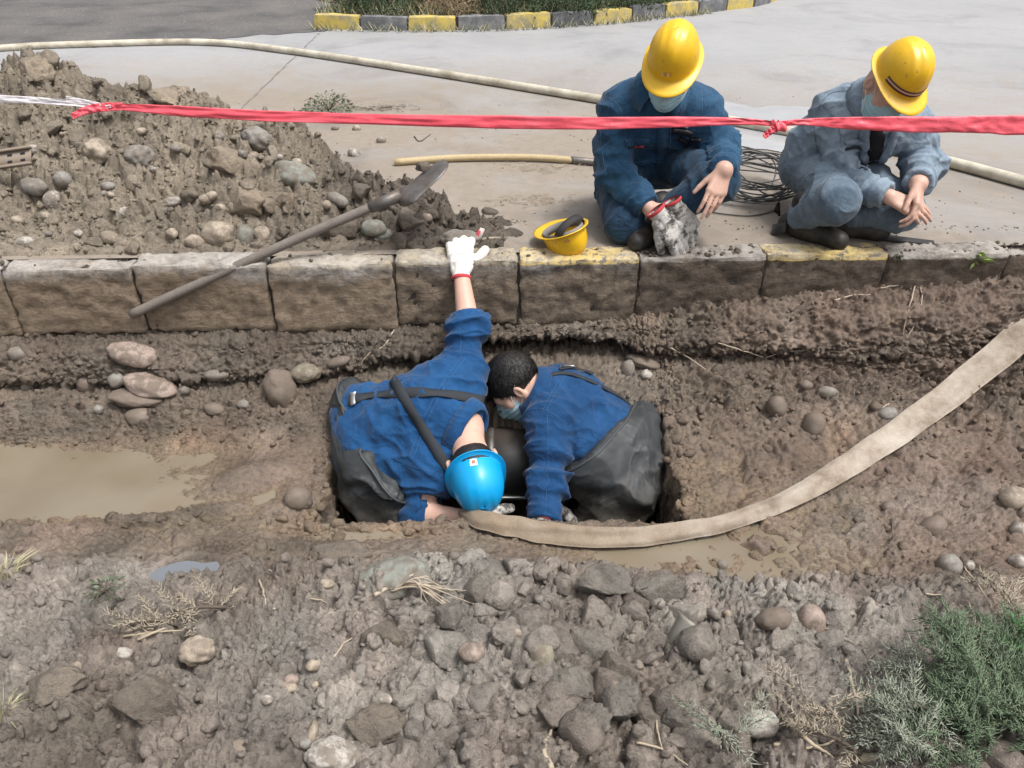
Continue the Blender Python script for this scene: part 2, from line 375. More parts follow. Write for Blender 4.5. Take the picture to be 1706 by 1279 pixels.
# ------------------------------------------------------------------ roadway, asphalt, far bed
def sheet(name, poly, z, m, sub=None):
    bm = bmesh.new(); bm.faces.new([bm.verts.new((x, y, z)) for x, y in poly]); me = bpy.data.meshes.new(name); bm.to_mesh(me); bm.free()
    return obj(name, me, m)
M_ROAD = mat('worn_concrete', (.5, .49, .48), .75, .35); t = NT(M_ROAD); co = t.geo()
n1 = t.noise(co, .55, 6, .6); n2 = t.noise(co, 4.2, 8, .7); n3 = t.noise(co, 60, 6, .7); n4 = t.noise(co, 17, 7, .72, .6)
sx = t.n('ShaderNodeSeparateXYZ'); t.l(co, sx.inputs[0])
c = t.mix(n1, (.275, .275, .281), (.365, .364, .370))
c = t.mix(.6, c, t.ramp(n2, [(.3, (.82, .82, .82)), (.55, (1, 1, 1)), (.8, (1.1, 1.1, 1.09))]), 'MULTIPLY')
c = t.mix(.7, c, t.ramp(n3, [(.3, (.78, .78, .78)), (.5, (1, 1, 1)), (.75, (1.08, 1.08, 1.08))]), 'MULTIPLY')
# silt tracked onto the slab beside the kerb and the heap
dy = t.n('ShaderNodeMapRange'); t.l(sx.outputs['Y'], dy.inputs[0]); dy.inputs[1].default_value = 7.2; dy.inputs[2].default_value = 2.9
dx = t.n('ShaderNodeMapRange'); t.l(sx.outputs['X'], dx.inputs[0]); dx.inputs[1].default_value = 2.6; dx.inputs[2].default_value = -1.2
dm = t.math('MULTIPLY', dy.outputs[0], t.math('ADD', t.math('MULTIPLY', dx.outputs[0], .75), .42))
dm = t.math('ADD', t.math('MULTIPLY', dm, 2.1), t.math('MULTIPLY', t.math('SUBTRACT', n2, .5), 1.6))
dm = t.math('ADD', dm, t.math('MULTIPLY', t.math('SUBTRACT', n4, .5), 1.5), clamp=True)
nb = t.noise(co, 1.1, 7, .68, .8); dm = t.math('MULTIPLY', dm, t.ramp(nb, [(.32, (.5, .5, .5)), (.52, (1, 1, 1))]))
silt = t.mix(n4, (.16, .128, .096), (.335, .282, .225))
c = t.mix(t.math('MULTIPLY', dm, .9), c, silt)
damp = t.ramp(t.noise(co, .8, 8, .7, 1.0), [(.52, (1, 1, 1)), (.66, (.74, .74, .75))]); c = t.mix(.8, c, damp, 'MULTIPLY')
spk = t.ramp(t.noise(co, 34, 5, .75), [(.66, (0, 0, 0)), (.74, (1, 1, 1))])
c = t.mix(t.math('MULTIPLY', t.math('MULTIPLY', spk, dm), .75), c, (.15, .125, .105))
t.base(c); t.rough(t.ramp(n1, [(.35, (.5, .5, .5)), (.65, (.85, .85, .85))]))
t.normal(t.bump(n3, .25, .003, t.bump(n4, .35, .006)))
road = struct(sheet('road', [(-60, 2.835 - .036*60), (60, 2.835 + .036*60), (60, 120), (-60, 120)], 0.0, M_ROAD))
# slab joint: a narrow groove seen as a dark line
M_JOINT = mat('joint_sealant', (.19, .175, .16), .9)
a_, b_ = on_z(405, 178, 0)[:2], on_z(530, 57, 0)[:2]
d_ = nrm(b_ - a_); n_ = np.array([-d_[1], d_[0]])
pts = []; steps = 60
for i in range(steps + 1):
    p = a_ - d_*.9 + d_*(np.linalg.norm(b_ - a_) + .95)*i/steps; w = .007 + .004*math.sin(i*1.7) + .003*math.sin(i*4.1)
    pts.append((p, w, .012*math.sin(i*.9) + .008*math.sin(i*2.3)))
v = []; f = []
for i, (p, w, o_) in enumerate(pts):
    for s in (-1, 1): q = p + n_*(o_*.35 + s*w*.8); v.append((q[0], q[1], .003))
    if i: f.append((2*i - 2, 2*i - 1, 2*i + 1, 2*i))
struct(obj('road_joint', mesh_np('road_joint', np.array(v), np.array(f)), M_JOINT))
# asphalt apron at the far left, ragged edge
M_ASPH = mat('wet_asphalt', (.07, .07, .072), .9, .12); t = NT(M_ASPH); co = t.geo()
n1 = t.noise(co, 1.3, 7, .65); n3 = t.noise(co, 85, 4, .7); n5 = t.noise(co, 26, 3, .5)
c = t.ramp(n1, [(.3, (.07, .069, .069)), (.5, (.125, .12, .118)), (.75, (.17, .158, .146))])
c = t.mix(.9, c, t.ramp(n3, [(.3, (.6, .6, .6)), (.5, (1, 1, 1)), (.72, (1.5, 1.5, 1.5))]), 'MULTIPLY')
c = t.mix(t.ramp(n5, [(.68, (0, 0, 0)), (.72, (1, 1, 1))]), c, (.34, .32, .30))
t.base(c); t.rough(t.ramp(n1, [(.35, (.7, .7, .7)), (.6, (.95, .95, .95))])); t.normal(t.bump(n3, .6, .01))
edge = []
e0, e1 = on_z(-260, 90, 0)[:2], on_z(545, 50, 0)[:2]
for i in range(61):
    s = i/60; p = e0*(1 - s) + e1*s; k = .28*math.sin(s*7) + .10*math.sin(s*31 + 1) + .06*math.sin(s*83)
    edge.append((p[0], p[1] + k*(1 - s**6) - .1))
rgj = np.random.default_rng(77)
asph = struct(sheet('asphalt', edge + [(-2.0, 14), (-2.0, 60), (-60, 60), (-60, edge[0][1])], .004, M_ASPH))
# puddle on the road behind the crouching men
M_PUD = mat('shallow_puddle', (.30, .31, .33), .12, .5); t = NT(M_PUD); t.base(t.mix(t.noise(t.geo(), 5, 6, .6), (.27, .275, .285), (.42, .42, .43)))
pp = []
c0 = on_z(1285, 205, 0)
for i in range(48):
    a = i/48*2*math.pi; r = 1 + .22*math.sin(3*a + 1) + .13*math.sin(7*a) + .06*math.sin(15*a)
    pp.append((c0[0] + .62*r*math.cos(a), c0[1] + .52*r*math.sin(a)))
tag(sheet('road_puddle', pp, .005, M_PUD), 'shallow shiny puddle on the concrete between the two yellow helmets', 'puddle')

# ------------------------------------------------------------------ muddy water in the trench
M_WATER = mat('muddy_water', (.26, .205, .14), .07, .5); t = NT(M_WATER); co = t.geo()
n1 = t.noise(co, 2.2, 4, .5); t.base(t.ramp(n1, [(.3, (.165, .135, .095)), (.55, (.205, .175, .128)), (.75, (.19, .148, .10))]))
t.normal(t.bump(t.noise(co, 9, 3, .5), .12, .01)); t.rough(t.ramp(n1, [(.3, (.06, .06, .06)), (.7, (.2, .2, .2))]))
def water(name, x0, x1, y0, y1, z, m, label):
    o = sheet(name, [(x0, y0), (x1, y0), (x1, y1), (x0, y1)], z, m); struct(o); return o
water('muddy_water', -4.4, PX0 - .02, 1.55, 2.5, WATER_Z, M_WATER, '')
water('muddy_water', PX0 - .02, 1.5, 1.45, PY0 - .004, WATER_Z + .0005, M_WATER, '')
M_PUD2 = mat('grey_puddle_water', (.15, .162, .18), .05, .6)
c0 = on_z(305, 958, -.475)
PUDDLE2 = (c0[0], c0[1])

# ------------------------------------------------------------------ near kerb
M_KERB = mat('kerb_sandstone', (.25, .2, .16), .85, .3); t = NT(M_KERB); co = t.geo()
sx = t.n('ShaderNodeSeparateXYZ'); t.l(co, sx.inputs[0]); zz = sx.outputs['Z']; xx = sx.outputs['X']
n1 = t.noise(co, 5, 8, .65); n2 = t.noise(co, 38, 7, .7); n3 = t.noise(co, 160, 4, .65)
c = t.mix(n1, (.18, .136, .096), (.285, .225, .168))                                  # clay stained face
topm = t.math('ADD', t.math('MULTIPLY', t.math('ADD', zz, .07), 16.0), t.math('MULTIPLY', t.math('SUBTRACT', n1, .5), 4.0), clamp=True)
c = t.mix(t.math('MULTIPLY', topm, .8), c, t.mix(n2, (.20, .185, .17), (.40, .38, .36)))   # weathered upper band
fx = t.n('ShaderNodeMapRange'); t.l(xx, fx.inputs[0]); fx.inputs[1].default_value = -.55; fx.inputs[2].default_value = -.2
c = t.mix(t.math('MULTIPLY', fx.outputs[0], t.math('MULTIPLY', t.ramp(n2, [(.35, (1, 1, 1)), (.62, (.35, .35, .35))]), .62)), c, (.10, .085, .072))
fx2 = t.n('ShaderNodeMapRange'); t.l(xx, fx2.inputs[0]); fx2.inputs[1].default_value = .35; fx2.inputs[2].default_value = .6
fz = t.math('LESS_THAN', zz, -.015)
c = t.mix(t.math('MULTIPLY', t.math('MULTIPLY', fx2.outputs[0], fz), .95), c, t.mix(n2, (.070, .054, .042), (.135, .106, .083)))
c = t.mix(.85, c, t.ramp(n2, [(.28, (.55, .54, .53)), (.5, (1, 1, 1)), (.75, (1.3, 1.28, 1.25))]), 'MULTIPLY')
att = t.n('ShaderNodeAttribute', attribute_type='OBJECT', attribute_name='paint')
pm = t.math('MULTIPLY', t.math('GREATER_THAN', zz, -.018), att.outputs['Fac'])
pm = t.math('MULTIPLY', pm, t.ramp(n2, [(.40, (0, 0, 0)), (.50, (1, 1, 1))])); c = t.mix(pm, c, (.56, .42, .15))
chalk = t.math('MULTIPLY', t.math('GREATER_THAN', zz, -.012), t.ramp(n1, [(.4, (0, 0, 0)), (.6, (.8, .8, .8))])); c = t.mix(t.math('MULTIPLY', chalk, .6), c, (.48, .45, .41))
mp = t.n('ShaderNodeMapping'); t.l(co, mp.inputs[0]); mp.inputs['Scale'].default_value = (1, 1, 3.2); n5 = t.noise(mp.outputs[0], 11, 8, .72, .7)
c = t.mix(.75, c, t.ramp(n5, [(.32, (.58, .56, .54)), (.5, (1, 1, 1)), (.68, (1.25, 1.23, 1.2))]), 'MULTIPLY')
lime = t.math('MULTIPLY', t.ramp(n5, [(.63, (0, 0, 0)), (.70, (1, 1, 1))]), .55); c = t.mix(lime, c, (.36, .33, .30))
t.base(c); t.normal(t.bump(n3, .5, .003, t.bump(n2, .8, .007, t.bump(n5, .6, .015))))
M_MORTAR = soil_mat('joint_dirt', False, (.06, .048, .04))
bounds = [-3.41, -2.92, -2.43, -1.944, -1.457, -.947, -.459, .028, .499, .998, 1.483, 1.97, 2.46, 2.95, 3.44]
bm = bmesh.new()
vs = [bm.verts.new((x, KY(x) + .014 + dy, z)) for x in (bounds[0], bounds[-1]) for dy, z in ((0, -.275), (.085, -.275), (.085, -.012), (0, -.012))]
for q in ((0, 1, 2, 3), (7, 6, 5, 4), (0, 4, 5, 1), (1, 5, 6, 2), (2, 6, 7, 3), (3, 7, 4, 0)): bm.faces.new([vs[i] for i in q])
me = bpy.data.meshes.new('kerb'); bm.to_mesh(me); bm.free()
kerb = struct(obj('kerb', me, M_MORTAR)); kerb['label'] = 'near kerb of long stone blocks above the trench'
def rough_block(L, D, H, seed, bev=.012, amp=.004, nx=34, ny=8, nz=20):
    """box of L x D x H centred in x, front at y=0, top at z=0; rounded worn edges"""
    def face(n, m, fn):
        a, b = np.meshgrid(np.linspace(-1, 1, n + 1), np.linspace(-1, 1, m + 1), indexing='ij'); pts = fn(a, b).reshape(-1, 3)
        i = np.arange((n + 1)*(m + 1)).reshape(n + 1, m + 1); q = np.stack([i[:-1, :-1], i[1:, :-1], i[1:, 1:], i[:-1, 1:]], -1).reshape(-1, 4)
        return pts, q
    o = np.ones_like
    fs = [face(nx, nz, lambda a, b: np.stack([a, -o(a), b], -1)), face(nz, nx, lambda b, a: np.stack([a, o(a), b], -1)),
          face(nx, ny, lambda a, b: np.stack([a, b, o(a)], -1)), face(ny, nx, lambda b, a: np.stack([a, b, -o(a)], -1)),
          face(ny, nz, lambda a, b: np.stack([o(a), a, b], -1)), face(nz, ny, lambda b, a: np.stack([-o(a), a, b], -1))]
    p, q = join_np(fs); h = np.array([L/2, D/2, H/2]); p = p*h
    inner = np.clip(p, -(h - bev), h - bev); d = p - inner; l = np.linalg.norm(d, axis=1, keepdims=True)
    p = np.where(l > 1e-9, inner + d/(l + 1e-12)*bev, p)
    s = p*1.0 + seed*3.1
    n = nrm_rows(np.where(l > 1e-9, d, 0)); fall = fbm(s*9, 4, .6)*amp*1.5 + np.minimum(0, fbm(s*16 + 5, 3))*amp*2.5 + ridge(s*34, 2)*amp*.5
    p = p + n*fall[:, None]
    edge_wear = (np.sum(np.abs(d) > 1e-6, axis=1) >= 2); p[edge_wear] -= n[edge_wear]*(np.abs(fbm(s[edge_wear]*12 + 2, 3))*amp*2.2)[:, None]
    p[:, 1] += D/2; p[:, 2] -= H/2
    return p, q
def nrm_rows(a): return a/(np.linalg.norm(a, axis=1, keepdims=True) + 1e-12)
for i in range(len(bounds) - 1):
    x0, x1 = bounds[i], bounds[i + 1]; g = .005 if i < 8 else .001
    p, q = rough_block(x1 - x0 - 2*g*(.7 + .6*rng.random()), .125, .288 + .008*rng.standard_normal(), i + 1, bev=.007 + .006*rng.random(), amp=.009 if i < 7 else .011)
    o = obj('kerb_stone', mesh_np('kerb_stone', p, q), M_KERB, kerb); xm = (x0 + x1)/2
    o.location = (xm, KY(xm) + .005*rng.standard_normal(), .002 + .004*rng.standard_normal()); o.rotation_euler = (.02*rng.standard_normal(), .006*rng.standard_normal(), .036 + .007*rng.standard_normal())
    o['paint'] = {7: 1.0, 9: .9}.get(i, {6: .22, 5: .15}.get(i, 0.0))

# ------------------------------------------------------------------ spoil heap on the road behind the kerb
hx = np.concatenate([np.array(grow(-2.7, -5.0, .01))[::-1], np.arange(-2.69, .22, .0062)]); hy = np.arange(2.79, 4.75, .0062)
HX, HY = np.meshgrid(hx, hy, indexing='ij')
wn_ = .17*fbm(np.stack([HX*2.2, HY*2.2, HX*0], -1), 3) + .06*fbm(np.stack([HX*7, HY*7, HX*0 + 3], -1), 2)
crest_x = np.array([-5, -2.9, -2.35, -1.9, -1.52, -1.15, -.8, -.42, -.12, .12]); crest_h = np.array([.42, .47, .45, .40, .38, .30, .175, .10, .045, .0])
crest_y = np.array([3.95, 3.95, 3.9, 3.85, 3.75, 3.6, 3.4, 3.2, 3.06, 3.0]); back_w = np.array([.75, .75, .6, .5, .5, .5, .42, .3, .2, .1])
xs_ = HX + wn_; ch = np.interp(xs_, crest_x, crest_h); cy = np.interp(xs_, crest_x, crest_y); bw = np.interp(xs_, crest_x, back_w)
fr = np.clip((HY - 2.87 + wn_*.3)/(cy - 2.87), 0, 1)
h = np.where(HY < cy, ch*(.06 + .94*(fr**1.15)), ch*(1 - np.clip((HY - cy + wn_)/bw, 0, 1.3)**1.4))
def hb(cx, cy_, rx, ry, a=0.):
    c, s = math.cos(a), math.sin(a); dx, dy = HX - cx, HY - cy_
    return np.exp(-(((dx*c + dy*s)/rx)**2 + ((-dx*s + dy*c)/ry)**2))
def hpix(px, py, z): return on_z(px, py, z)[:2]
for (px, py, z, rx, ry, dz) in [(400, 290, .2, .2, .13, .10), (60, 130, .45, .2, .14, .09), (210, 160, .38, .16, .12, .02), (300, 170, .38, .12, .09, .05), (420, 180, .3, .12, .1, .05), (330, 270, .22, .12, .09, -.09),
                                (500, 240, .2, .14, .1, .03), (500, 330, .1, .16, .1, .03), (600, 360, .08, .14, .1, .03), (720, 350, .04, .1, .1, .03), (100, 330, .15, .3, .1, -.03), (330, 370, .08, .1, .06, .03)]:
    c_ = hpix(px, py, z); h = h + dz*hb(c_[0], c_[1], rx, ry)*np.clip(ch*8, 0, 1)
h = np.minimum(h, np.maximum(ch*1.35, 0) + .05)
mask = np.clip(h/.05, 0, 1)
arc2 = HY
warp = .3*fbm(np.stack([HX*8, HY*8, HX*0], -1), 3)
d1 = facets(HX*7 + warp, HY*7.5 + warp, 4); d2 = facets(HX*18 + warp*2, HY*19 - warp, 5); d3 = facets(HX*46 + warp*3, HY*48, 6)
pn3 = np.stack([HX, HY, h], -1)
h = h + mask*(.058*(d1 - .4) + .046*(d2 - .35) + .017*(d3 - .3) + .005*fbm(pn3*70, 3, .6) + .014*ridge(pn3*14, 3))
h = np.where(HY < 2.90, np.minimum(h, .03 + .03*perlin(pn3*20)), h) - .012*(1 - mask) - .004
kx = KY(HX) + .119; h = np.where((HY >= kx + .012) & (HY < KY(HX) + .19) & (ch > .03), np.maximum(h, .010 + .014*fbm(pn3*18, 2) + .01*ridge(pn3*30, 2)), h)
if True:
    h = np.where(HY < kx, np.minimum(h, -.03), h)
HV = np.stack([HX, HY, h], -1).reshape(-1, 3); ij = np.arange(HX.size).reshape(HX.shape)
hf = np.stack([ij[:-1, :-1], ij[1:, :-1], ij[1:, 1:], ij[:-1, 1:]], -1)
keep = (h[:-1, :-1] > -.012) | (h[1:, 1:] > -.012) | (h[1:, :-1] > -.012); keep &= (HY[:-1, :-1] > kx[:-1, :-1] - .01)
hf = hf[keep]; used = np.unique(hf); re = np.zeros(HX.size, int); re[used] = np.arange(len(used))
hm = mesh_np('spoil_heap', HV[used], re[hf])
cn = fbm(np.stack([HX*2, HY*2, HX*0 + 4], -1), 4); cn2 = fbm(np.stack([HX*7, HY*7, HX*0], -1), 3)
dampz = np.clip(sstep(-1.2, -.3, HX) + 1.0*cn + .7*cn2 + .08, 0, 1)[..., None]
C = col((.245, .207, .160))*(1 - dampz) + col((.100, .082, .065))*dampz
C = C*(1 + .4*np.clip(cn2, -.5, .6)[..., None]); C = np.clip(C, .02, 1)
C_HEAP = C.reshape(-1, 3); set_colors(hm, C.reshape(-1, 3)[used], np.clip(dampz[..., 0]*.6, 0, 1).reshape(-1)[used])
heap = obj('spoil_heap', hm, M_SOIL); tag(heap, 'long heap of dug brown earth and stones on the road behind the kerb', 'earth heap')
i2 = np.arange(0, len(hx), 2); j2 = np.arange(0, len(hy), 2); k2 = np.arange(len(i2)*len(j2)).reshape(len(i2), len(j2))
HEAP_BVH = BVHTree.FromPolygons(HV.reshape(*HX.shape, 3)[np.ix_(i2, j2)].reshape(-1, 3).tolist(), np.stack([k2[:-1, :-1], k2[1:, :-1], k2[1:, 1:], k2[:-1, 1:]], -1).reshape(-1, 4).tolist())
def surf_hit(px, py):
    """first earth or road point seen through a pixel"""
    o = Vector((0, 0, CAM_H)); d = ray_dir(px, py); best = None
    for b in (GROUND_BVH, HEAP_BVH):
        r = b.ray_cast(o, d)
        if r[0] is not None and (best is None or r[3] < best[2]): best = (r[0], r[1] if r[1].dot(d) < 0 else -r[1], r[3])
    if best is None or (d.z < 0 and -CAM_H/d.z < best[2] and (o + d*(-CAM_H/d.z)).y > KY((o + d*(-CAM_H/d.z)).x) + .1):
        t_ = -CAM_H/d.z; best = (o + d*t_, Vector((0, 0, 1)), t_)
    return np.array(best[0]), np.array(best[1]), best[2]
# ------------------------------------------------------------------ smooth bodies: distance fields meshed with surface nets
class Field:
    def __init__(s, lo, hi, h):
        s.h = h; s.lo = np.asarray(lo, float); n = np.ceil((np.asarray(hi) - s.lo)/h).astype(int) + 1
        s.D = np.full(tuple(n), .5, np.float32); s.n = n
    def box(s, lo, hi):
        a = np.clip(np.floor((lo - s.lo)/s.h).astype(int), 0, s.n - 1); b = np.clip(np.ceil((hi - s.lo)/s.h).astype(int) + 1, 1, s.n)
        sl = tuple(slice(int(a[i]), int(max(b[i], a[i] + 1))) for i in range(3))
        ax = [(s.lo[i] + s.h*np.arange(sl[i].start, sl[i].stop)).astype(np.float32) for i in range(3)]
        return sl, ax
    def dist(s, pr, ax, inf):
        X, Y, Z = ax[0][:, None, None], ax[1][None, :, None], ax[2][None, None, :]
        if pr[0] == 'c':
            _, a, b, ra, rb = pr[:5]; ab = b - a; L = float(ab @ ab) + 1e-12
            t = np.clip(((X - a[0])*ab[0] + (Y - a[1])*ab[1] + (Z - a[2])*ab[2])/L, 0, 1).astype(np.float32)
            dx, dy, dz = X - a[0] - t*ab[0], Y - a[1] - t*ab[1], Z - a[2] - t*ab[2]
            return np.sqrt(dx*dx + dy*dy + dz*dz) - (ra + (rb - ra)*t) - inf
        _, c, r, R = pr[:4]; r = np.asarray(r) + inf; q = []
        dx, dy, dz = X - c[0], Y - c[1], Z - c[2]
        for i in range(3): q.append((dx*R[0, i] + dy*R[1, i] + dz*R[2, i]).astype(np.float32))
        k0 = np.sqrt(sum((q[i]/r[i])**2 for i in range(3))); k1 = np.sqrt(sum((q[i]/r[i]**2)**2 for i in range(3))) + 1e-6
        return k0*(k0 - 1)/k1
    def bounds(s, pr, m):
        if pr[0] == 'c': return np.minimum(pr[1] - pr[3], pr[2] - pr[4]) - m, np.maximum(pr[1] + pr[3], pr[2] + pr[4]) + m
        return pr[1] - max(pr[2]) - m, pr[1] + max(pr[2]) + m
    def add(s, prims, inf=0.0, k=.03):
        for pr in prims:
            kk = pr[5] if (pr[0] == 'c' and len(pr) > 5) else (pr[4] if (pr[0] == 'e' and len(pr) > 4) else k)
            lo, hi = s.bounds(pr, inf + kk + 3*s.h); sl, ax = s.box(lo, hi); d = s.dist(pr, ax, inf); D = s.D[sl]
            if kk > 0:
                hh = np.clip(.5 + .5*(D - d)/kk, 0, 1); s.D[sl] = D + (d - D)*hh - kk*hh*(1 - hh)
            else: s.D[sl] = np.minimum(D, d)
    def sub(s, prims, inf=0.0, k=.0):
        for pr in prims:
            lo, hi = s.bounds(pr, inf + 2*s.h); sl, ax = s.box(lo, hi); s.D[sl] = np.maximum(s.D[sl], -s.dist(pr, ax, inf))
    def cut(s, c, n, R=9.0):
        """remove what lies beyond the plane (c, n), within R of c"""
        n = nrm(n); sl, ax = s.box(np.asarray(c) - R, np.asarray(c) + R)
        d = ((ax[0][:, None, None] - c[0])*n[0] + (ax[1][None, :, None] - c[1])*n[1] + (ax[2][None, None, :] - c[2])*n[2]).astype(np.float32)
        if R < 5:
            r2 = (ax[0][:, None, None] - c[0])**2 + (ax[1][None, :, None] - c[1])**2 + (ax[2][None, None, :] - c[2])**2
            d = np.where(r2 < R*R, d, -1)
        s.D[sl] = np.maximum(s.D[sl], d)
    def mesh(s):
        D = s.D; S = (D < 0); c = np.zeros(tuple(s.n - 1), np.uint8); T = S.view(np.uint8)
        for i in (0, 1):
            for j in (0, 1):
                for k in (0, 1): c += T[i:s.n[0] - 1 + i, j:s.n[1] - 1 + j, k:s.n[2] - 1 + k]
        I = np.argwhere((c > 0) & (c < 8)); vid = np.full(c.shape, -1, np.int32); vid[I[:, 0], I[:, 1], I[:, 2]] = np.arange(len(I))
        acc = np.zeros((len(I), 3)); cnt = np.zeros(len(I))
        cor = [(i, j, k) for i in (0, 1) for j in (0, 1) for k in (0, 1)]; val = {q: D[I[:, 0] + q[0], I[:, 1] + q[1], I[:, 2] + q[2]] for q in cor}
        for q in cor:
            for ax in range(3):
                if q[ax] == 0:
                    r = list(q); r[ax] = 1; r = tuple(r); a, b = val[q], val[r]; m = (a < 0) != (b < 0); t = np.where(m, a/np.where(m, a - b, 1), 0)
                    for e in range(3): acc[:, e] += np.where(m, q[e] + (t if e == ax else 0), 0)
                    cnt += m
        v = s.lo + s.h*(I + acc/cnt[:, None]); F = []
        for ax in range(3):
            a1, a2 = (ax + 1) % 3, (ax + 2) % 3; sl0 = [slice(None)]*3; sl1 = [slice(None)]*3; sl0[ax] = slice(0, -1); sl1[ax] = slice(1, None)
            for e in (a1, a2): sl0[e] = slice(1, -1); sl1[e] = slice(1, -1)
            A, B = S[tuple(sl0)], S[tuple(sl1)]; E = np.argwhere(A != B)
            if len(E) == 0: continue
            fl = A[E[:, 0], E[:, 1], E[:, 2]]; E = E.copy(); E[:, a1] += 1; E[:, a2] += 1; q = []
            for o1, o2 in ((-1, -1), (0, -1), (0, 0), (-1, 0)):
                G = E.copy(); G[:, a1] += o1; G[:, a2] += o2; q.append(vid[G[:, 0], G[:, 1], G[:, 2]])
            q = np.stack(q, -1); q[~fl] = q[~fl][:, ::-1]; F.append(q)
        F = np.concatenate(F); F = F[(F >= 0).all(1)]
        return v, F

def cap(a, b, ra, rb, k=None):
    a, b = np.asarray(a, float), np.asarray(b, float)
    return ('c', a, b, ra, rb) if k is None else ('c', a, b, ra, rb, k)
def ell(c, r, R=np.eye(3), k=None): return ('e', np.asarray(c, float), r, R) if k is None else ('e', np.asarray(c, float), r, R, k)
def vnormals(v, f):
    n = np.zeros_like(v); fn = np.cross(v[f[:, 2]] - v[f[:, 0]], v[f[:, 3]] - v[f[:, 1]])
    for i in range(4): np.add.at(n, f[:, i], fn)
    return nrm_rows(n)
def relax(v, f, it=2, lam=.5):
    for _ in range(it):
        s = np.zeros_like(v); c = np.zeros(len(v))
        for i in range(4):
            np.add.at(s, f[:, i], v[f[:, (i + 1) % 4]] + v[f[:, i - 1]]); np.add.at(c, f[:, i], 2)
        v = v + lam*(s/np.maximum(c, 1)[:, None] - v)
    return v
def extent(prims, m):
    lo = np.min([np.minimum(p[1] - p[3], p[2] - p[4]) if p[0] == 'c' else p[1] - max(p[2]) for p in prims], 0) - m
    hi = np.max([np.maximum(p[1] + p[3], p[2] + p[4]) if p[0] == 'c' else p[1] + max(p[2]) for p in prims], 0) + m
    return lo, hi

def folds(v, n, wr, gen=.004, seed=0.0):
    """cloth folds: irregular creases across each limb near its joints, plus loose drape"""
    d = gen*1.2*fbm(v*5 + seed, 2)
    # long soft drape creases, stretched along a slanting direction
    ax_ = nrm(V(.5, .45, .75)); tt = v @ ax_; pv = v - tt[:, None]*ax_
    d += gen*.9*np.maximum(0, ridge(pv*15 + ax_*(tt*4)[:, None] + seed*2, 1) - .35)
    for (c, axis, sig, lam, amp, *ps) in wr:
        axis = nrm(axis); q = v - c; t_ = q @ axis; r2 = (q*q).sum(1)
        w = np.exp(-r2/(2*sig*sig)); sel = w > .02
        if not sel.any(): continue
        qs = q[sel]; ts = t_[sel]; perp = qs - ts[:, None]*axis; wv = .35*perlin(qs*11 + seed)
        co_ = perp*(ps[0] if ps else (3.4 if lam > .06 else 5.0)) + axis*((ts/lam*.62 + wv)[:, None]) + seed + c*17
        r_ = 1 - np.abs(perlin(co_))*2.6; r_ = np.maximum(r_, -.5)
        d[sel] += amp*1.9*w[sel]*(np.sign(r_)*np.abs(r_)**1.4 - .2)
    return v + n*d[:, None]

def solid(name, prims, h, m, parent, inf=0.0, k=.03, cuts=(), subs=(), wr=None, gen=.0, seed=0.0, smooth_it=1, margin=None, fn=None):
    """mesh object from primitives; returns (object, bvh)"""
    lo, hi = extent(prims, inf + .03); F = Field(lo, hi, h); F.add(prims, inf, k)
    for s_ in subs: F.sub([s_[0]], s_[1] if len(s_) > 1 else 0)
    for c_ in cuts: F.cut(*c_)
    v, f = F.mesh(); v = relax(v, f, smooth_it)
    if wr is not None: v = folds(v, vnormals(v, f), wr, gen, seed)
    if fn is not None: v = fn(v, vnormals(v, f))
    o = obj(name, mesh_np(name, v, f), m, parent)
    return o, BVHTree.FromPolygons(v.tolist(), f.tolist())

def dec(ob, r=.28):
    md = ob[0].modifiers.new('lighten', 'DECIMATE'); md.ratio = r; return ob
# ------------------------------------------------------------------ strips, tubes and lines on surfaces
def strip(pts, nor, width, thick, bow=0.0):
    pts = np.asarray(pts); n = len(pts); tg = nrm_rows(np.gradient(pts, axis=0)); nor = np.asarray(nor); w = nrm_rows(np.cross(tg, nor)); nn = nrm_rows(np.cross(w, tg))
    width = np.broadcast_to(np.asarray(width, float), (n,))[:, None]; V_ = np.stack([pts - w*width/2 - nn*thick/2, pts + w*width/2 - nn*thick/2, pts + nn*(bow - thick/2), pts + w*width/2 + nn*thick/2, pts + nn*(thick/2 + bow), pts - w*width/2 + nn*thick/2], 1)
    loop = [0, 2, 1, 3, 4, 5]; V_ = V_[:, loop].reshape(-1, 3); f = []
    for i in range(n - 1):
        for j in range(6): f.append((i*6 + j, i*6 + (j + 1) % 6, (i + 1)*6 + (j + 1) % 6, (i + 1)*6 + j))
    for b in (0, (n - 1)*6): f += [(b, b + 1, b + 4, b + 5), (b + 1, b + 2, b + 3, b + 4)]
    return V_, np.array(f)
def tube(pts, r, ns=8, caps=True):
    pts = np.asarray(pts, float); n = len(pts); tg = nrm_rows(np.gradient(pts, axis=0)); r = np.broadcast_to(np.asarray(r, float), (n,))
    u = np.cross(tg[0], (0, 0, 1)); u = nrm(u if np.linalg.norm(u) > .1 else np.cross(tg[0], (1, 0, 0))); V_ = []
    for i in range(n):
        u = nrm(u - tg[i]*(u @ tg[i])); w = np.cross(tg[i], u); a = np.arange(ns)/ns*2*math.pi
        V_.append(pts[i] + r[i]*(np.cos(a)[:, None]*u + np.sin(a)[:, None]*w))
    V_ = np.concatenate(V_); f = []
    for i in range(n - 1):
        for j in range(ns): f.append((i*ns + j, i*ns + (j + 1) % ns, (i + 1)*ns + (j + 1) % ns, (i + 1)*ns + j))
    if caps:
        V_ = np.concatenate([V_, pts[:1], pts[-1:]]); a, b = n*ns, n*ns + 1
        for j in range(0, ns, 2):
            f.append((a, (j + 2) % ns, j + 1, j)); q = (n - 1)*ns; f.append((b, q + j, q + j + 1, q + (j + 2) % ns))
    return V_, np.array(f)
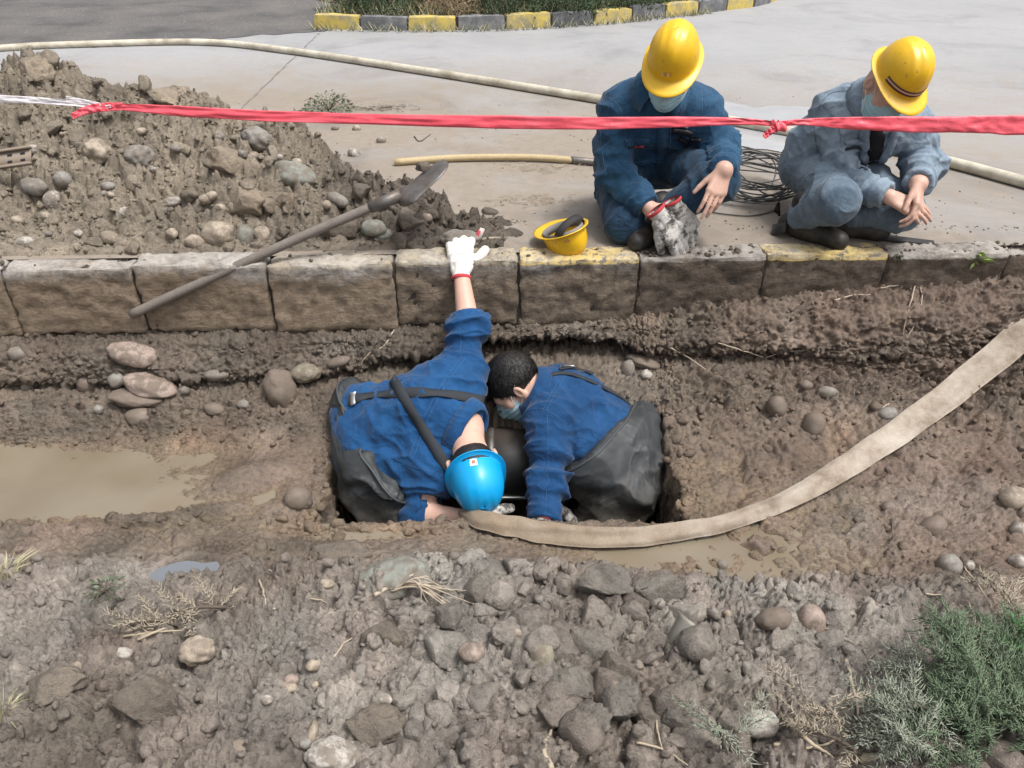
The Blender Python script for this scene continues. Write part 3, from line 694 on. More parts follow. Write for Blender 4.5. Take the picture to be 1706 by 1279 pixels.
def on_surf(bvh, pix, n=24, lift=.003):
    """a line drawn over a surface where the given pixels see it"""
    q = catmull(np.array(pix, float), n); o = Vector((0, 0, CAM_H)); P_, N_ = [], []
    for a in q:
        d = ray_dir(a[0], a[1]); r = bvh.ray_cast(o, d)
        if r[0] is None: continue
        nn = r[1] if r[1].dot(d) < 0 else -r[1]; P_.append(np.array(r[0]) + lift*np.array(nn)); N_.append(np.array(nn))
    P_ = np.array(P_); N_ = np.array(N_)
    if len(P_) > 4:
        for _ in range(2):
            P_[1:-1] = .25*P_[:-2] + .5*P_[1:-1] + .25*P_[2:]; N_[1:-1] = .25*N_[:-2] + .5*N_[1:-1] + .25*N_[2:]
    return P_, N_
def strap(name, bvh, pix, width, thick, m, parent, n=28, lift=.003, bow=0.0):
    p, nn = on_surf(bvh, pix, n, lift)
    if len(p) < 3: return None
    v, f = strip(p, nn, width, thick, bow); return obj(name, mesh_np(name, v, f, False), m, parent)
def stitches(name, bvh, lines, m, parent, r=.0008, lift=.0008):
    parts = []
    for ln in lines:
        p, nn = on_surf(bvh, ln, 40, lift)
        if len(p) > 3: parts.append(tube(p, r, 4, False))
    if not parts: return None
    v, f = join_np(parts); return obj(name, mesh_np(name, v, f), m, parent)
def frame(fwd, up):
    f = nrm(fwd); r = nrm(np.cross(f, up)); u = np.cross(r, f); return np.stack([r, f, u], 1)      # columns right, forward, up

def needles(base, dirs, lens, wid):
    """thin three sided needles: one pyramid each"""
    base, dirs = np.asarray(base), nrm_rows(np.asarray(dirs)); n = len(base); r = rng.normal(size=(n, 3)); u = nrm_rows(np.cross(dirs, r)); w = np.cross(dirs, u); wid = np.broadcast_to(wid, (n,))[:, None]; L = np.broadcast_to(lens, (n,))[:, None]
    v = np.stack([base + u*wid, base - .5*u*wid + .87*w*wid, base - .5*u*wid - .87*w*wid, base + dirs*L], 1).reshape(-1, 3); k = np.arange(n)[:, None]*4; f = np.concatenate([k + [0, 1, 3], k + [1, 2, 3], k + [2, 0, 3]], 0); return v, f
# ------------------------------------------------------------------ anatomy
def hand_prims(W, F, dorsal, side, curl=(.3, .4, .3), s=1.0, spread=.0, thumb=(.6, .75, .25), curls=None):
    F = nrm(F); D_ = nrm(dorsal - F*(dorsal @ F)); L = np.cross(F, D_)*side; out = []; tips = []
    lat = (.031, .0105, -.0105, -.030); fw = (.088, .093, .088, .078); seg = ((.043, .027, .021), (.048, .030, .022), (.044, .028, .021), (.034, .022, .018))
    for i in range(4):
        k0 = W + s*(F*fw[i] + L*lat[i]); out.append(cap(W + s*(F*.005 + L*lat[i]*.55), k0, .0135*s, .0125*s, .012))
        d = nrm(F + L*spread*(1.5 - i)*.5); p = k0; c_ = curls[i] if curls else curl; ang = 0; dd = d
        for j in range(3):
            ang += c_[j]; dd = d*math.cos(ang) - D_*math.sin(ang); q = p + s*seg[i][j]*dd
            out.append(cap(p, q, (.0094 - .0011*j)*s, (.0086 - .0011*j)*s, .002)); p = q
        tips.append(p)
    b = W + s*(F*.022 + L*.024 - D_*.006); d = nrm(F*thumb[0] + L*thumb[1] - D_*thumb[2]); q = b + s*.042*d
    out.append(cap(b, q, .0150*s, .0115*s, .010)); d2 = nrm(d + F*.35 - D_*.1); q2 = q + s*.032*d2; out.append(cap(q, q2, .0112*s, .0098*s, .003)); d3 = nrm(d2 + F*.25 - D_*.15); out.append(cap(q2, q2 + s*.026*d3, .0098*s, .0078*s, .003))
    return out
def head_prims(C, R, s=1.0):
    T = lambda x, y, z: C + s*(R @ V(x, y, z)); e = lambda c, r, k=.02: ell(T(*c), tuple(s*a for a in r), R, k)
    pr = [e((0, -.012, .022), (.076, .098, .092)), e((0, .035, -.035), (.060, .062, .078), .03), cap(T(0, .035, -.092), T(0, .068, -.096), .036*s, .026*s, .03),
          cap(T(0, .096, .0), T(0, .112, -.034), .010*s, .015*s, .012), cap(T(-.035, .078, .012), T(.035, .078, .012), .014*s, .014*s, .02),
          cap(T(-.018, .088, -.066), T(.018, .088, -.066), .010*s, .010*s, .014), cap(T(-.045, .055, -.03), T(-.02, .08, -.03), .02*s, .016*s, .025), cap(T(.045, .055, -.03), T(.02, .08, -.03), .02*s, .016*s, .025)]
    for sx in (-1, 1):
        Re = R @ np.array(Matrix.Rotation(sx*.35, 3, 'Z')); pr += [ell(T(sx*.080, -.010, -.016), (.010*s, .019*s, .032*s), Re, .006)]
    return pr
def head_subs(C, R, s=1.0):
    T = lambda x, y, z: C + s*(R @ V(x, y, z))
    return [(ell(T(sx*.090, -.006, -.014), (.008*s, .010*s, .018*s), R),) for sx in (-1, 1)] + [(ell(T(sx*.033, .100, -.006), (.017*s, .014*s, .009*s), R),) for sx in (-1, 1)]

def waistband(ob, c, n, m, parent, r=.0045):
    """rolled rim where a garment ends at the plane (c, n)"""
    v = np.array([q.co[:] for q in ob.data.vertices]); n = nrm(n); d = (v - c) @ n; v = v[np.abs(d) < .006]
    if len(v) < 20: return
    ctr = v.mean(0); a = nrm(np.cross(n, V(.3, .9, .1))); b = np.cross(n, a); q = v - ctr; an = np.arctan2(q @ b, q @ a); rad = np.linalg.norm(q - (q @ n)[:, None]*n, axis=1); K = 56; rr = np.full(K, np.nan); k = ((an + math.pi)/(2*math.pi)*K).astype(int) % K
    for i in range(K):
        if (k == i).any(): rr[i] = rad[k == i].max()
    ok = ~np.isnan(rr); rr = np.interp(np.arange(K), np.arange(K)[ok], rr[ok]); rr = (np.roll(rr, 1) + 2*rr + np.roll(rr, -1))/4
    th = (np.arange(K + 1) + .5)/K*2*math.pi - math.pi; p = ctr + (np.r_[rr, rr[0]])[:, None]*(np.cos(th)[:, None]*a + np.sin(th)[:, None]*b) - n*.003
    vv, f = tube(p, r, 8, False); return obj('waistband', mesh_np('waistband', vv, f), m, parent)
# ------------------------------------------------------------------ clothes and skin
def denim(name, base, fade, rough=.85, dirt=(.20, .17, .14), dirt_amt=.12):
    m = mat(name, base, rough, .2); t = NT(m); co = t.geo(); n1 = t.noise(co, 6, 6, .6); n2 = t.noise(co, 30, 6, .65); n3 = t.noise(co, 420, 3, .5)
    c = t.mix(t.ramp(n1, [(.35, (0, 0, 0)), (.7, (1, 1, 1))]), base, fade)
    c = t.mix(.8, c, t.ramp(n2, [(.3, (.68, .70, .72)), (.5, (1, 1, 1)), (.72, (1.25, 1.22, 1.2))]), 'MULTIPLY')
    c = t.mix(t.math('MULTIPLY', t.ramp(t.noise(co, 13, 7, .75), [(.60, (0, 0, 0)), (.75, (1, 1, 1))]), dirt_amt), c, dirt)
    c = t.mix(.35, c, t.ramp(n3, [(.35, (.7, .7, .7)), (.65, (1.2, 1.2, 1.2))]), 'MULTIPLY'); t.base(c)
    cr = t.math('ABSOLUTE', t.math('SUBTRACT', t.noise(co, 8.5, 2, .45, 1.4), .5)); cr = t.ramp(cr, [(.0, (1, 1, 1)), (.11, (.35, .35, .35)), (.3, (0, 0, 0))])
    cr2 = t.math('ABSOLUTE', t.math('SUBTRACT', t.noise(co, 19, 2, .45, 1.2), .5)); cr2 = t.ramp(cr2, [(.0, (1, 1, 1)), (.10, (.3, .3, .3)), (.3, (0, 0, 0))])
    t.normal(t.bump(n3, .25, .001, t.bump(n2, .25, .005, t.bump(cr2, .28, .003, t.bump(cr, .42, .008)))))
    t.b.inputs['Sheen Weight'].default_value = .12
    return m
M_SKIN = mat('skin', (.58, .36, .28), .5, .4); t = NT(M_SKIN); t.base(t.mix(t.noise(t.geo(), 30, 5, .6), (.52, .30, .225), (.64, .43, .345))); t.b.inputs['Subsurface Weight'].default_value = .08
t.b.inputs['Subsurface Radius'].default_value = (.01, .004, .002); t.normal(t.bump(t.noise(t.geo(), 120, 4, .6), .2, .002))
M_HAIR = mat('black_hair', (.014, .012, .011), .45, .5); t = NT(M_HAIR); t.normal(t.bump(t.noise(t.geo(), 160, 3, .6), .8, .004))
M_MASK = mat('pale_blue_mask', (.36, .56, .63), .8, .2); t = NT(M_MASK); t.normal(t.bump(t.noise(t.geo(), 40, 3, .5), .3, .004))
M_LOOP = mat('white_elastic', (.75, .73, .68), .7)
M_BOOT = mat('black_boot', (.018, .017, .016), .6); t = NT(M_BOOT); t.base(t.mix(t.ramp(t.noise(t.geo(), 14, 6, .7), [(.45, (0, 0, 0)), (.7, (1, 1, 1))]), (.016, .015, .014), (.07, .058, .048)))
M_STITCH = mat('pale_stitching', (.10, .19, .29), .8)
def plastic(name, c, dark, rough=.32):
    m = mat(name, c, rough, .5); t = NT(m); co = t.geo(); n = t.noise(co, 38, 7, .75); n1 = t.noise(co, 9, 5, .6)
    x = t.mix(t.ramp(n1, [(.3, (0, 0, 0)), (.7, (1, 1, 1))]), c, tuple(.86*a for a in c)); x = t.mix(t.ramp(n, [(.60, (0, 0, 0)), (.67, (.8, .8, .8))]), x, dark); x = t.mix(t.math('MULTIPLY', t.ramp(t.noise(co, 15, 8, .75), [(.5, (0, 0, 0)), (.72, (1, 1, 1))]), .38), x, tuple(.55*a + .04 for a in c)); t.base(x)
    t.rough(t.ramp(n, [(.3, (rough, rough, rough)), (.7, (rough + .2,)*3)])); t.b.inputs['Coat Weight'].default_value = .15; t.b.inputs['Coat Roughness'].default_value = .25
    return m
M_YEL = plastic('yellow_plastic', (.83, .49, .012), (.36, .22, .03)); M_BLUEH = plastic('blue_plastic', (.0, .36, .76), (.12, .26, .34), .28)

def helmet_mesh(a=.100, b=.124, H=.142, peak=.046, rim=.017, ridge_h=.006):
    nt, npz = 96, 26; V_ = []; rings = []
    for j in range(5):                                                            # brim, outside in
        q = 1 - j/4.0
        rings.append(('b', q))
    for j in range(1, npz + 1): rings.append(('d', (j/npz)*math.pi/2))
    for kind, q in rings:
        for i in range(nt):
            th = 2*math.pi*i/nt; c, s = math.cos(th), math.sin(th)
            if kind == 'b':
                w = rim + peak*max(0, s)**2.2 + .006*max(0, -s); x, y = (a + w*q)*c, (b + w*q)*s; z = .002 - .007*q - .012*q*max(0, s)**2 + (.003 if q == 1 else 0)
            else:
                e = math.cos(q)**.78 if q < math.pi/2 - 1e-6 else 0.0; x, y, z = a*e*c, b*e*s, .004 + H*math.sin(q)**.92
                up = math.sin(q)**1.5; z += up*(ridge_h*math.exp(-(x/.020)**4) + ridge_h*.5*(math.exp(-((abs(x) - .045)/.008)**2)))*(1 - .6*max(0, -s))
            V_.append((x, y, z))
    f = []
    for j in range(len(rings) - 1):
        for i in range(nt): f.append((j*nt + i, j*nt + (i + 1) % nt, (j + 1)*nt + (i + 1) % nt, (j + 1)*nt + i))
    return np.array(V_), np.array(f)
HM_V, HM_F = helmet_mesh()
HS = .90
def put_helmet(C, R, m, parent, name='helmet', hs=HS):
    v = C + (R @ (HM_V*hs).T).T; me = mesh_np(name, v, HM_F); o = obj(name, me, m, parent); md = o.modifiers.new('shell', 'SOLIDIFY'); md.thickness = .003; md.offset = -1
    return o, BVHTree.FromPolygons(v.tolist(), HM_F.tolist())
def local_strip(C, R, pts, nor, width, thick, name, m, parent):
    v, f = strip(np.asarray(pts), np.asarray(nor), width, thick); return obj(name, mesh_np(name, C + (R @ v.T).T, f), m, parent)
def dome(th, q, a=.090, b=.1116, H=.128, off=.002):
    e = math.cos(q)**.78; p = V(a*e*math.cos(th), b*e*math.sin(th), .004 + H*math.sin(q)**.92); n = nrm(V(p[0]/a**2, p[1]/b**2, max(p[2], .0)/H**2)); return p + n*off, n
def ear_loops(C, R, parent, side):
    T = lambda x, y, z: C + R @ V(x, y, z)
    for zz in ((-.045, .004), (-.095, -.05)):
        p = catmull([T(side*.062, .055, zz[0]), T(side*.078, .012, zz[1] + .004), T(side*.084, -.022, zz[1] + .012 if zz[1] > -.02 else -.04)], 10)
        v, f = tube(p, .0017, 5); obj('ear_loop', mesh_np('ear_loop', v, f), M_LOOP, parent)
def mask_of(C, R, parent, side=(1, -1)):
    T = lambda x, y, z: C + R @ V(x, y, z)
    def pleat(v, n):
        z = ((v - C) @ R)[:, 2]; return v + n*(.0016*np.sin(z*330))[:, None]
    o, b = solid('face_mask', [ell(T(0, .040, -.050), (.061, .064, .070), R), cap(T(0, .035, -.092), T(0, .068, -.096), .036, .028), cap(T(0, .1, -.02), T(0, .112, -.045), .012, .016)], .0045, M_MASK, parent, .008, .03,
                 cuts=[(T(0, .010, -.05), R @ V(0, -1, .25)), (T(0, .1, .004), R @ V(0, -.35, 1)), (T(0, .06, -.125), R @ V(0, .1, -1))], fn=pleat)
    for s_ in side: ear_loops(C, R, o, s_)
    return o
# ------------------------------------------------------------------ the two men crouching on the road
def arm(s, e, w, r=(.060, .049, .046, .030)): return [cap(s, e, r[0], r[1]), cap(e, w, r[2], r[3])]
def leg(h, k, a, r=(.088, .064, .060, .043)): return [cap(h, k, r[0], r[1]), cap(k, a, r[2], r[3])]
def torso(pel, chest, neck, hL, hR, sL, sR, belly=.128):
    m = lambda a, b, t_: a + (b - a)*t_
    return [cap(hL, hR, .112, .112), cap(pel, chest, belly, .135), cap(m(hL, pel, .3), m(sL, chest, .40), .100, .108), cap(m(hR, pel, .3), m(sR, chest, .40), .100, .108),
            cap(sL, m(neck, chest, .15), .066, .072), cap(sR, m(neck, chest, .15), .066, .072), cap(chest, neck, .115, .066)]
def boot(a, toe, m, parent, name='boot', base=None):
    d = nrm((toe - a)*V(1, 1, 0)); sd = V(-d[1], d[0], 0); heel = a - d*.055; g = V(0, 0, 1)
    if base is None: base = min(a[2] - .07, toe[2] - .03)
    z = lambda p, q: V(p[0], p[1], q)
    pr = [cap(a + g*.05, z(a, base + .05), .050, .046), cap(z(heel, base + .042), z(a + d*.05, base + .045), .040, .042), cap(z(a + d*.05, base + .043), z(a + d*.165, base + .034), .042, .034),
          cap(z(a + d*.12 + sd*.014, base + .032), z(a + d*.18, base + .032), .032, .030)]
    o, b = solid(name, pr, .006, m, parent, 0, .03, cuts=[(z(a, base), V(0, 0, -1))]); return o

def crouch(name, label, J, jm, tm, headfwd, headup, hands, seed, group_label):
    root = thing(name, label, 'person', 'yellow helmeted men crouching on the road'); g = lambda k: np.asarray(J[k], float)
    base = (g('pel')*V(1, 1, 0)); root.location = base
    # children are built in world coordinates, so their parent inverse is a plain shift
    R = frame(headfwd, headup); H = g('head')
    body = torso(g('pel'), g('chest'), g('neck'), g('hL'), g('hR'), g('sL'), g('sR')); body = [tuple([*p[:3], p[3]*.88, p[4]*.88, *p[5:]]) for p in body]
    arms = arm(g('sL'), g('eL'), g('wL')) + arm(g('sR'), g('eR'), g('wR')); legs = leg(g('hL'), g('kL'), g('aL')) + leg(g('hR'), g('kR'), g('aR'))
    hd = head_prims(H, R) + [cap(H + R @ V(0, -.035, -.05), g('neck') , .054, .058, .03)]
    shrink = lambda prs, q: [tuple([*p[:3], p[3]*q, p[4]*q, *p[5:]]) for p in prs]
    dec(solid('body', body + shrink(arms, .80)[:3] + [cap(g('eL'), g('wL'), .040, .0285), cap(g('eR'), g('wR'), .040, .0285)] + shrink(legs, .85) + hd + hands, .0042, M_SKIN, root, 0, .03, subs=head_subs(H, R)))
    # jacket
    jp = torso(g('pel') + V(0, 0, .03), g('chest'), g('neck'), g('hL') + V(0, 0, .06), g('hR') + V(0, 0, .06), g('sL'), g('sR'))
    wr = []
    for s_ in 'LR':
        e, sh, w = g('e' + s_), g('s' + s_), g('w' + s_)
        wr += [(e, w - e, .085, .034, .012), (e, e - sh, .095, .040, .012), (sh*.6 + g('chest')*.4, e - sh, .10, .05, .011), (w*.7 + e*.3, w - e, .06, .030, .009)]
    wr += [(g('chest')*.5 + g('pel')*.5, g('pel') - g('chest'), .16, .055, .011), (g('pel'), V(0, 0, 1), .15, .05, .009)]
    ja = [cap(g('sL'), g('eL'), .064, .058), cap(g('eL'), g('wL'), .057, .044), cap(g('sR'), g('eR'), .064, .058), cap(g('eR'), g('wR'), .057, .044)]
    cuts = []; subs = []
    for s_ in 'LR':
        w, e = g('w' + s_), g('e' + s_); d = nrm(w - e); cuts.append((w - d*.012, d, .095)); subs.append((cap(w - d*.045, w + d*.05, .037, .037),))
    cuts.append((g('neck') + nrm(g('neck') - g('chest'))*.022, nrm(g('neck') - g('chest')), .10)); subs.append((cap(g('neck') - .02*nrm(g('neck') - g('chest')), H, .060, .066),))
    cuts.append((g('pel') + V(0, 0, -.045), V(0, 0, -1), .3))
    jo, jb = dec(solid('jacket', jp + ja, .0056, jm, root, .006, .035, cuts, subs, wr, .004, seed), .6)
    # trousers
    tp = [cap(g('hL'), g('hR'), .115, .115), cap(g('pel') + V(0, 0, .06), g('pel'), .12, .125)] + [cap(g('hL'), g('kL'), .094, .074), cap(g('kL'), g('aL'), .072, .060), cap(g('hR'), g('kR'), .094, .074), cap(g('kR'), g('aR'), .072, .060)]
    wt = []; ct = []
    for s_ in 'LR':
        k_, h_, a_ = g('k' + s_), g('h' + s_), g('a' + s_)
        wt += [(k_, a_ - k_, .08, .034, .008), (k_*.5 + h_*.5, k_ - h_, .1, .05, .007), (h_, k_ - h_, .1, .04, .010), (a_, a_ - k_, .07, .032, .009)]; ct.append((a_ + nrm(a_ - k_)*.015, nrm(a_ - k_), .10))
    to, tb = dec(solid('trousers', tp, .006, tm, root, .003, .03, ct, (), wt, .0035, seed + 4), .5)
    return root, R, H, jo, jb, to, tb

def settle(root):
    """children carry world coordinates: move them under the root's base point"""
    off = Matrix.Translation(-Vector(root.location))
    for c in root.children: c.matrix_parent_inverse = off

def collar(H, R, neck, chest, m, parent, rad=.070, hgt=.035, open_a=.5, flare=.018, name='collar'):
    u = nrm(neck - chest); f = nrm(R[:, 1] - u*(R[:, 1] @ u)); r = np.cross(f, u); n = 40; V_ = []; F_ = []
    for i in range(n):
        a = open_a + (2*math.pi - 2*open_a)*i/(n - 1); d = math.cos(a)*f + math.sin(a)*r; fl = flare*(1 + .5*math.cos(a))
        c0 = neck + u*.004; k = 1 + .12*abs(math.sin(a))
        pr = [c0 + d*rad*k, c0 + d*(rad*k + .004) + u*hgt, c0 + d*(rad*k + .012) + u*(hgt + .003), c0 + d*(rad*k + .016 + fl) + u*(hgt*.35), c0 + d*(rad*k + .020 + fl*1.2) - u*(.022 + .010*math.cos(a)), c0 + d*(rad*k + .012 + fl*1.2) - u*(.022 + .010*math.cos(a)), c0 + d*(rad*k + .007) + u*(hgt*.6)]
        V_ += pr
    m_ = len(pr)
    for i in range(n - 1):
        for j in range(m_): F_.append((i*m_ + j, i*m_ + (j + 1) % m_, (i + 1)*m_ + (j + 1) % m_, (i + 1)*m_ + j))
    for b in (0, (n - 1)*m_): F_ += [(b, b + 1, b + 2, b + 3), (b + 3, b + 4, b + 5, b + 6)]
    return obj(name, mesh_np(name, np.array(V_), np.array(F_)), m, parent)
def cuff(w, e, m, parent, r=.049, L=.045, name='cuff'):
    d = nrm(w - e); p = [w - d*(L + .012), w - d*.030, w - d*.012, w - d*.010, w - d*.012, w - d*.04]; rr = [r + .003, r + .003, r + .001, r - .002, r - .006, r - .008]
    v, f = tube(p, rr, 20, False); return obj(name, mesh_np(name, v, f), m, parent)

# --- dark denim man
J1 = dict(pel=V(.565, 3.30, .25), chest=V(.560, 3.17, .455), neck=V(.573, 3.075, .565), head=V(.583, 2.985, .655),
          sR=P(1030, 186, 3.13), sL=P(1172, 186, 3.12), eR=P(1024, 288, 3.06), wR=P(1082, 347, 2.90), eL=P(1203, 250, 3.08), wL=P(1206, 284, 2.825),
          hL=V(.655, 3.29, .235), hR=V(.465, 3.27, .225), kR=P(1042, 372, 2.955), aR=V(.43, 3.33, .09), kL=P(1198, 302, 2.89), aL=V(.605, 2.99, .095))
M_DEN1 = denim('dark_denim', (.013, .047, .102), (.030, .094, .172)); M_TRO1 = denim('navy_denim', (.012, .034, .068), (.024, .064, .115))
wR, eR = J1['wR'], J1['eR']; dR = nrm(V(.12, -.03, -.10)); wL = J1['wL']
h1 = hand_prims(wR, nrm(P(1118, 372, 2.86) - wR), nrm(V(-.1, -.75, .6)), -1, (.5, .7, .5)) + hand_prims(wL, nrm(P(1187, 338, 2.76) - wL), nrm(V(.25, -.8, .5)), 1, curls=[(.15, .3, .2), (.1, .25, .2), (.15, .3, .2), (.25, .35, .3)], thumb=(.75, .5, .3))
p1, R1, H1, jo1, jb1, to1, tb1 = crouch('person', 'person in dark denim crouching on one knee, holding dirty gloves, in an unmarked yellow helmet', J1, M_DEN1, M_TRO1, V(-.26, -.74, -.64), V(-.08, -.64, .77), h1, 1.3, '')
mask_of(H1, R1, p1); collar(H1, R1, J1['neck'], J1['chest'], M_DEN1, p1)
for k_ in 'LR': cuff(J1['w' + k_], J1['e' + k_], M_DEN1, p1)
Rh1 = frame(R1 @ V(.05, .985, .06), R1 @ V(.06, -.06, 1)); hc1 = H1 + R1 @ V(0, -.008, .048)
ho1, hb1 = put_helmet(hc1, Rh1, M_YEL, p1)
boot(J1['aL'], J1['aL'] + V(-.10, -.12, -.05), M_BOOT, p1, base=.004); boot(J1['aR'] + V(0, .02, 0), J1['aR'] + V(0, -.1, -.05), M_BOOT, p1, base=.004)
stitches('stitching', jb1, [[(1098, 210), (1094, 260), (1088, 305)], [(1112, 212), (1110, 260), (1108, 300)], [(1118, 212), (1116, 255)], [(1008, 160), (1030, 175), (1040, 205), (1042, 240)], [(1050, 150), (1030, 160), (1005, 175)], [(1168, 150), (1170, 180), (1165, 215)],
                              [(1000, 215), (1003, 250), (1010, 290)], [(1040, 268), (1060, 270), (1082, 266)]], M_STITCH, p1)
M_DARKCLOTH = mat('dark_pocket', (.012, .016, .024), .9)
strap('pocket_flap', jb1, [(1042, 240), (1060, 236), (1080, 236)], .030, .004, M_DEN1, p1, lift=.006, bow=.004); strap('pocket_mouth', jb1, [(1046, 246), (1064, 242), (1082, 243)], .010, .003, M_DARKCLOTH, p1, lift=.004)
M_REDC = mat('red_cloth', (.55, .06, .09), .7); strap('red_tab', jb1, [(1056, 243), (1064, 242), (1072, 242)], .007, .003, M_REDC, p1, 12, .008)
strap('placket', jb1, [(1103, 195), (1102, 240), (1098, 300)], .034, .0035, M_DEN1, p1, lift=.003)
M_RADIO = mat('black_clip', (.015, .015, .017), .45); 
for (a, b, w_, m_) in (((1120, 216), (1152, 222), .022, M_RADIO), ((1130, 228), (1146, 240), .016, M_RADIO), ((1150, 230), (1168, 234), .014, M_RADIO), ((1122, 208), (1146, 209), .010, M_LOOP)):
    strap('chest_clip', jb1, [a, ((a[0] + b[0])/2, (a[1] + b[1])/2 - 2), b], w_, .012, m_, p1, 8, .007)
M_EMB = mat('faded_red_print', (.55, .25, .12), .5); M_EMBW = mat('faded_white_print', (.75, .68, .55), .5)
for (a, b, m_) in (((1103, 121), (1104, 127), M_EMBW), ((1108, 126), (1109, 121), M_EMB), ((1112, 121), (1113, 127), M_EMBW), ((1117, 127), (1119, 120), M_EMB)):
    strap('emblem_stroke', hb1, [a, ((a[0] + b[0])/2, (a[1] + b[1])/2), b], .0035, .0006, m_, ho1, 6, .0007)
# --- pale denim man
J2 = dict(pel=V(1.345, 3.28, .24), chest=V(1.375, 3.16, .43), neck=V(1.405, 3.09, .525), head=V(1.40, 2.985, .60),
          sR=P(1385, 190, 3.17), sL=P(1520, 208, 3.10), eR=P(1398, 292, 3.03), wR=P(1482, 328, 2.86), eL=P(1538, 275, 3.06), wL=P(1530, 306, 2.875),
          hR=V(1.265, 3.25, .22), hL=V(1.43, 3.25, .22), kR=P(1395, 336, 2.84), aR=V(1.18, 2.995, .10), kL=P(1502, 352, 2.95), aL=V(1.335, 3.02, .10))
M_DEN2 = denim('pale_denim', (.165, .222, .285), (.26, .325, .388)); M_TRO2 = denim('pale_blue_trousers', (.105, .148, .195), (.175, .228, .282))
wR, wL = J2['wR'], J2['wL']
h2 = hand_prims(wR, nrm(P(1535, 352, 2.81) - wR), nrm(V(-.1, -.55, .8)), -1, (.2, .3, .25), thumb=(.8, .35, .3)) + hand_prims(wL, nrm(P(1530, 356, 2.80) - wL), nrm(V(.75, -.55, .3)), 1, (.35, .55, .45), thumb=(.85, .3, .3))
p2, R2, H2, jo2, jb2, to2, tb2 = crouch('person', 'person in pale blue denim squatting with hands together, in a yellow helmet with dark stripes', J2, M_DEN2, M_TRO2, V(.12, -.74, -.66), V(.30, -.62, .72), h2, 7.7, '')
mask_of(H2, R2, p2); collar(H2, R2, J2['neck'], J2['chest'], M_DEN2, p2, open_a=.7)
for k_ in 'LR': cuff(J2['w' + k_], J2['e' + k_], M_DEN2, p2, r=.050)
Rh2 = frame(R2 @ V(0, .985, .06), R2 @ V(.10, -.06, 1)); hc2 = H2 + R2 @ V(0, -.008, .046); ho2, hb2 = put_helmet(hc2, Rh2, M_YEL, p2)
M_STR1 = mat('dark_plum_stripe', (.045, .015, .035), .4); M_STR2 = mat('pink_white_stripe', (.62, .42, .40), .4)
for q, w_, m_ in ((.10, .006, M_STR1), (.155, .004, M_STR2), (.205, .005, M_STR1)):
    pn_ = [dome(th, q) for th in np.linspace(.35, math.pi - .35, 30)]; local_strip(hc2, Rh2, [a for a, b in pn_], [b for a, b in pn_], w_, .0012, 'helmet_stripe', m_, ho2)
boot(J2['aL'], J2['aL'] + V(.18, -.07, -.05), M_BOOT, p2, base=.004); boot(J2['aR'], J2['aR'] + V(.09, -.10, -.05), M_BOOT, p2, base=.004)
M_BLACKSHIRT = mat('black_shirt', (.012, .011, .013), .9)
strap('undershirt', jb2, [(1462, 210), (1460, 240), (1450, 275)], .055, .004, M_BLACKSHIRT, p2, lift=.003)
strap('lapel', jb2, [(1438, 205), (1440, 240), (1438, 280)], .035, .006, M_DEN2, p2, lift=.006, bow=.003); strap('lapel', jb2, [(1492, 215), (1482, 245), (1462, 280)], .030, .006, M_DEN2, p2, lift=.008, bow=.003)
strap('pocket_flap', jb2, [(1408, 240), (1424, 236), (1442, 238)], .024, .004, M_DEN2, p2, lift=.006, bow=.004); strap('pocket_mouth', jb2, [(1408, 248), (1424, 246), (1442, 248)], .012, .003, M_DARKCLOTH, p2, lift=.004)
stitches('stitching', jb2, [[(1362, 180), (1385, 155), (1430, 150)], [(1370, 175), (1385, 190), (1398, 215), (1402, 245)], [(1355, 200), (1362, 250), (1380, 290)]], mat('dark_seam', (.06, .10, .15), .9), p2)
settle(p1); settle(p2)
# ------------------------------------------------------------------ the two men working in the pit
M_DEN3 = denim('royal_blue_cotton', (.006, .046, .135), (.011, .072, .195), dirt_amt=.05)
M_DEN4 = denim('navy_blue_cotton', (.006, .040, .115), (.011, .062, .17), dirt_amt=.05)
M_WADER = mat('dark_rubber', (.02, .024, .027), .42, .5); t = NT(M_WADER); co = t.geo(); n1 = t.noise(co, 5, 6, .6); n2 = t.noise(co, 26, 6, .7)
sx = t.n('ShaderNodeSeparateXYZ'); t.l(co, sx.inputs[0])
mud = t.n('ShaderNodeMapRange'); t.l(sx.outputs['Z'], mud.inputs[0]); mud.inputs[1].default_value = -.52; mud.inputs[2].default_value = -.78
mm = t.math('MULTIPLY', t.math('ADD', mud.outputs[0], t.math('MULTIPLY', t.math('SUBTRACT', n2, .55), 2.2), clamp=True), .6)
t.base(t.mix(mm, t.mix(n1, (.022, .0255, .028), (.039, .044, .047)), (.13, .105, .08))); t.rough(t.ramp(n2, [(.3, (.5, .5, .5)), (.7, (.75, .75, .75))]))
cr = t.math('ABSOLUTE', t.math('SUBTRACT', t.noise(co, 6.5, 2, .45, 1.3), .5)); cr = t.ramp(cr, [(.0, (1, 1, 1)), (.10, (.35, .35, .35)), (.3, (0, 0, 0))]); t.normal(t.bump(n2, .12, .003, t.bump(cr, .32, .010)))
M_WRIM = mat('rubber_hem', (.05, .055, .06), .6)
M_STRAP = mat('grey_webbing', (.040, .044, .050), .95, .08); t = NT(M_STRAP); t.normal(t.bump(t.noise(t.geo(), 300, 2, .5), .3, .002))
M_METAL = mat('dull_metal', (.45, .45, .45), .4, .5, .9)
M_GLOVE = mat('white_cotton', (.72, .70, .66), .9, .2); t = NT(M_GLOVE); co = t.geo(); t.base(t.mix(t.ramp(t.noise(co, 26, 6, .7), [(.5, (0, 0, 0)), (.75, (.8, .8, .8))]), (.74, .72, .68), (.42, .38, .33))); t.normal(t.bump(t.noise(co, 90, 4, .6), .5, .004))
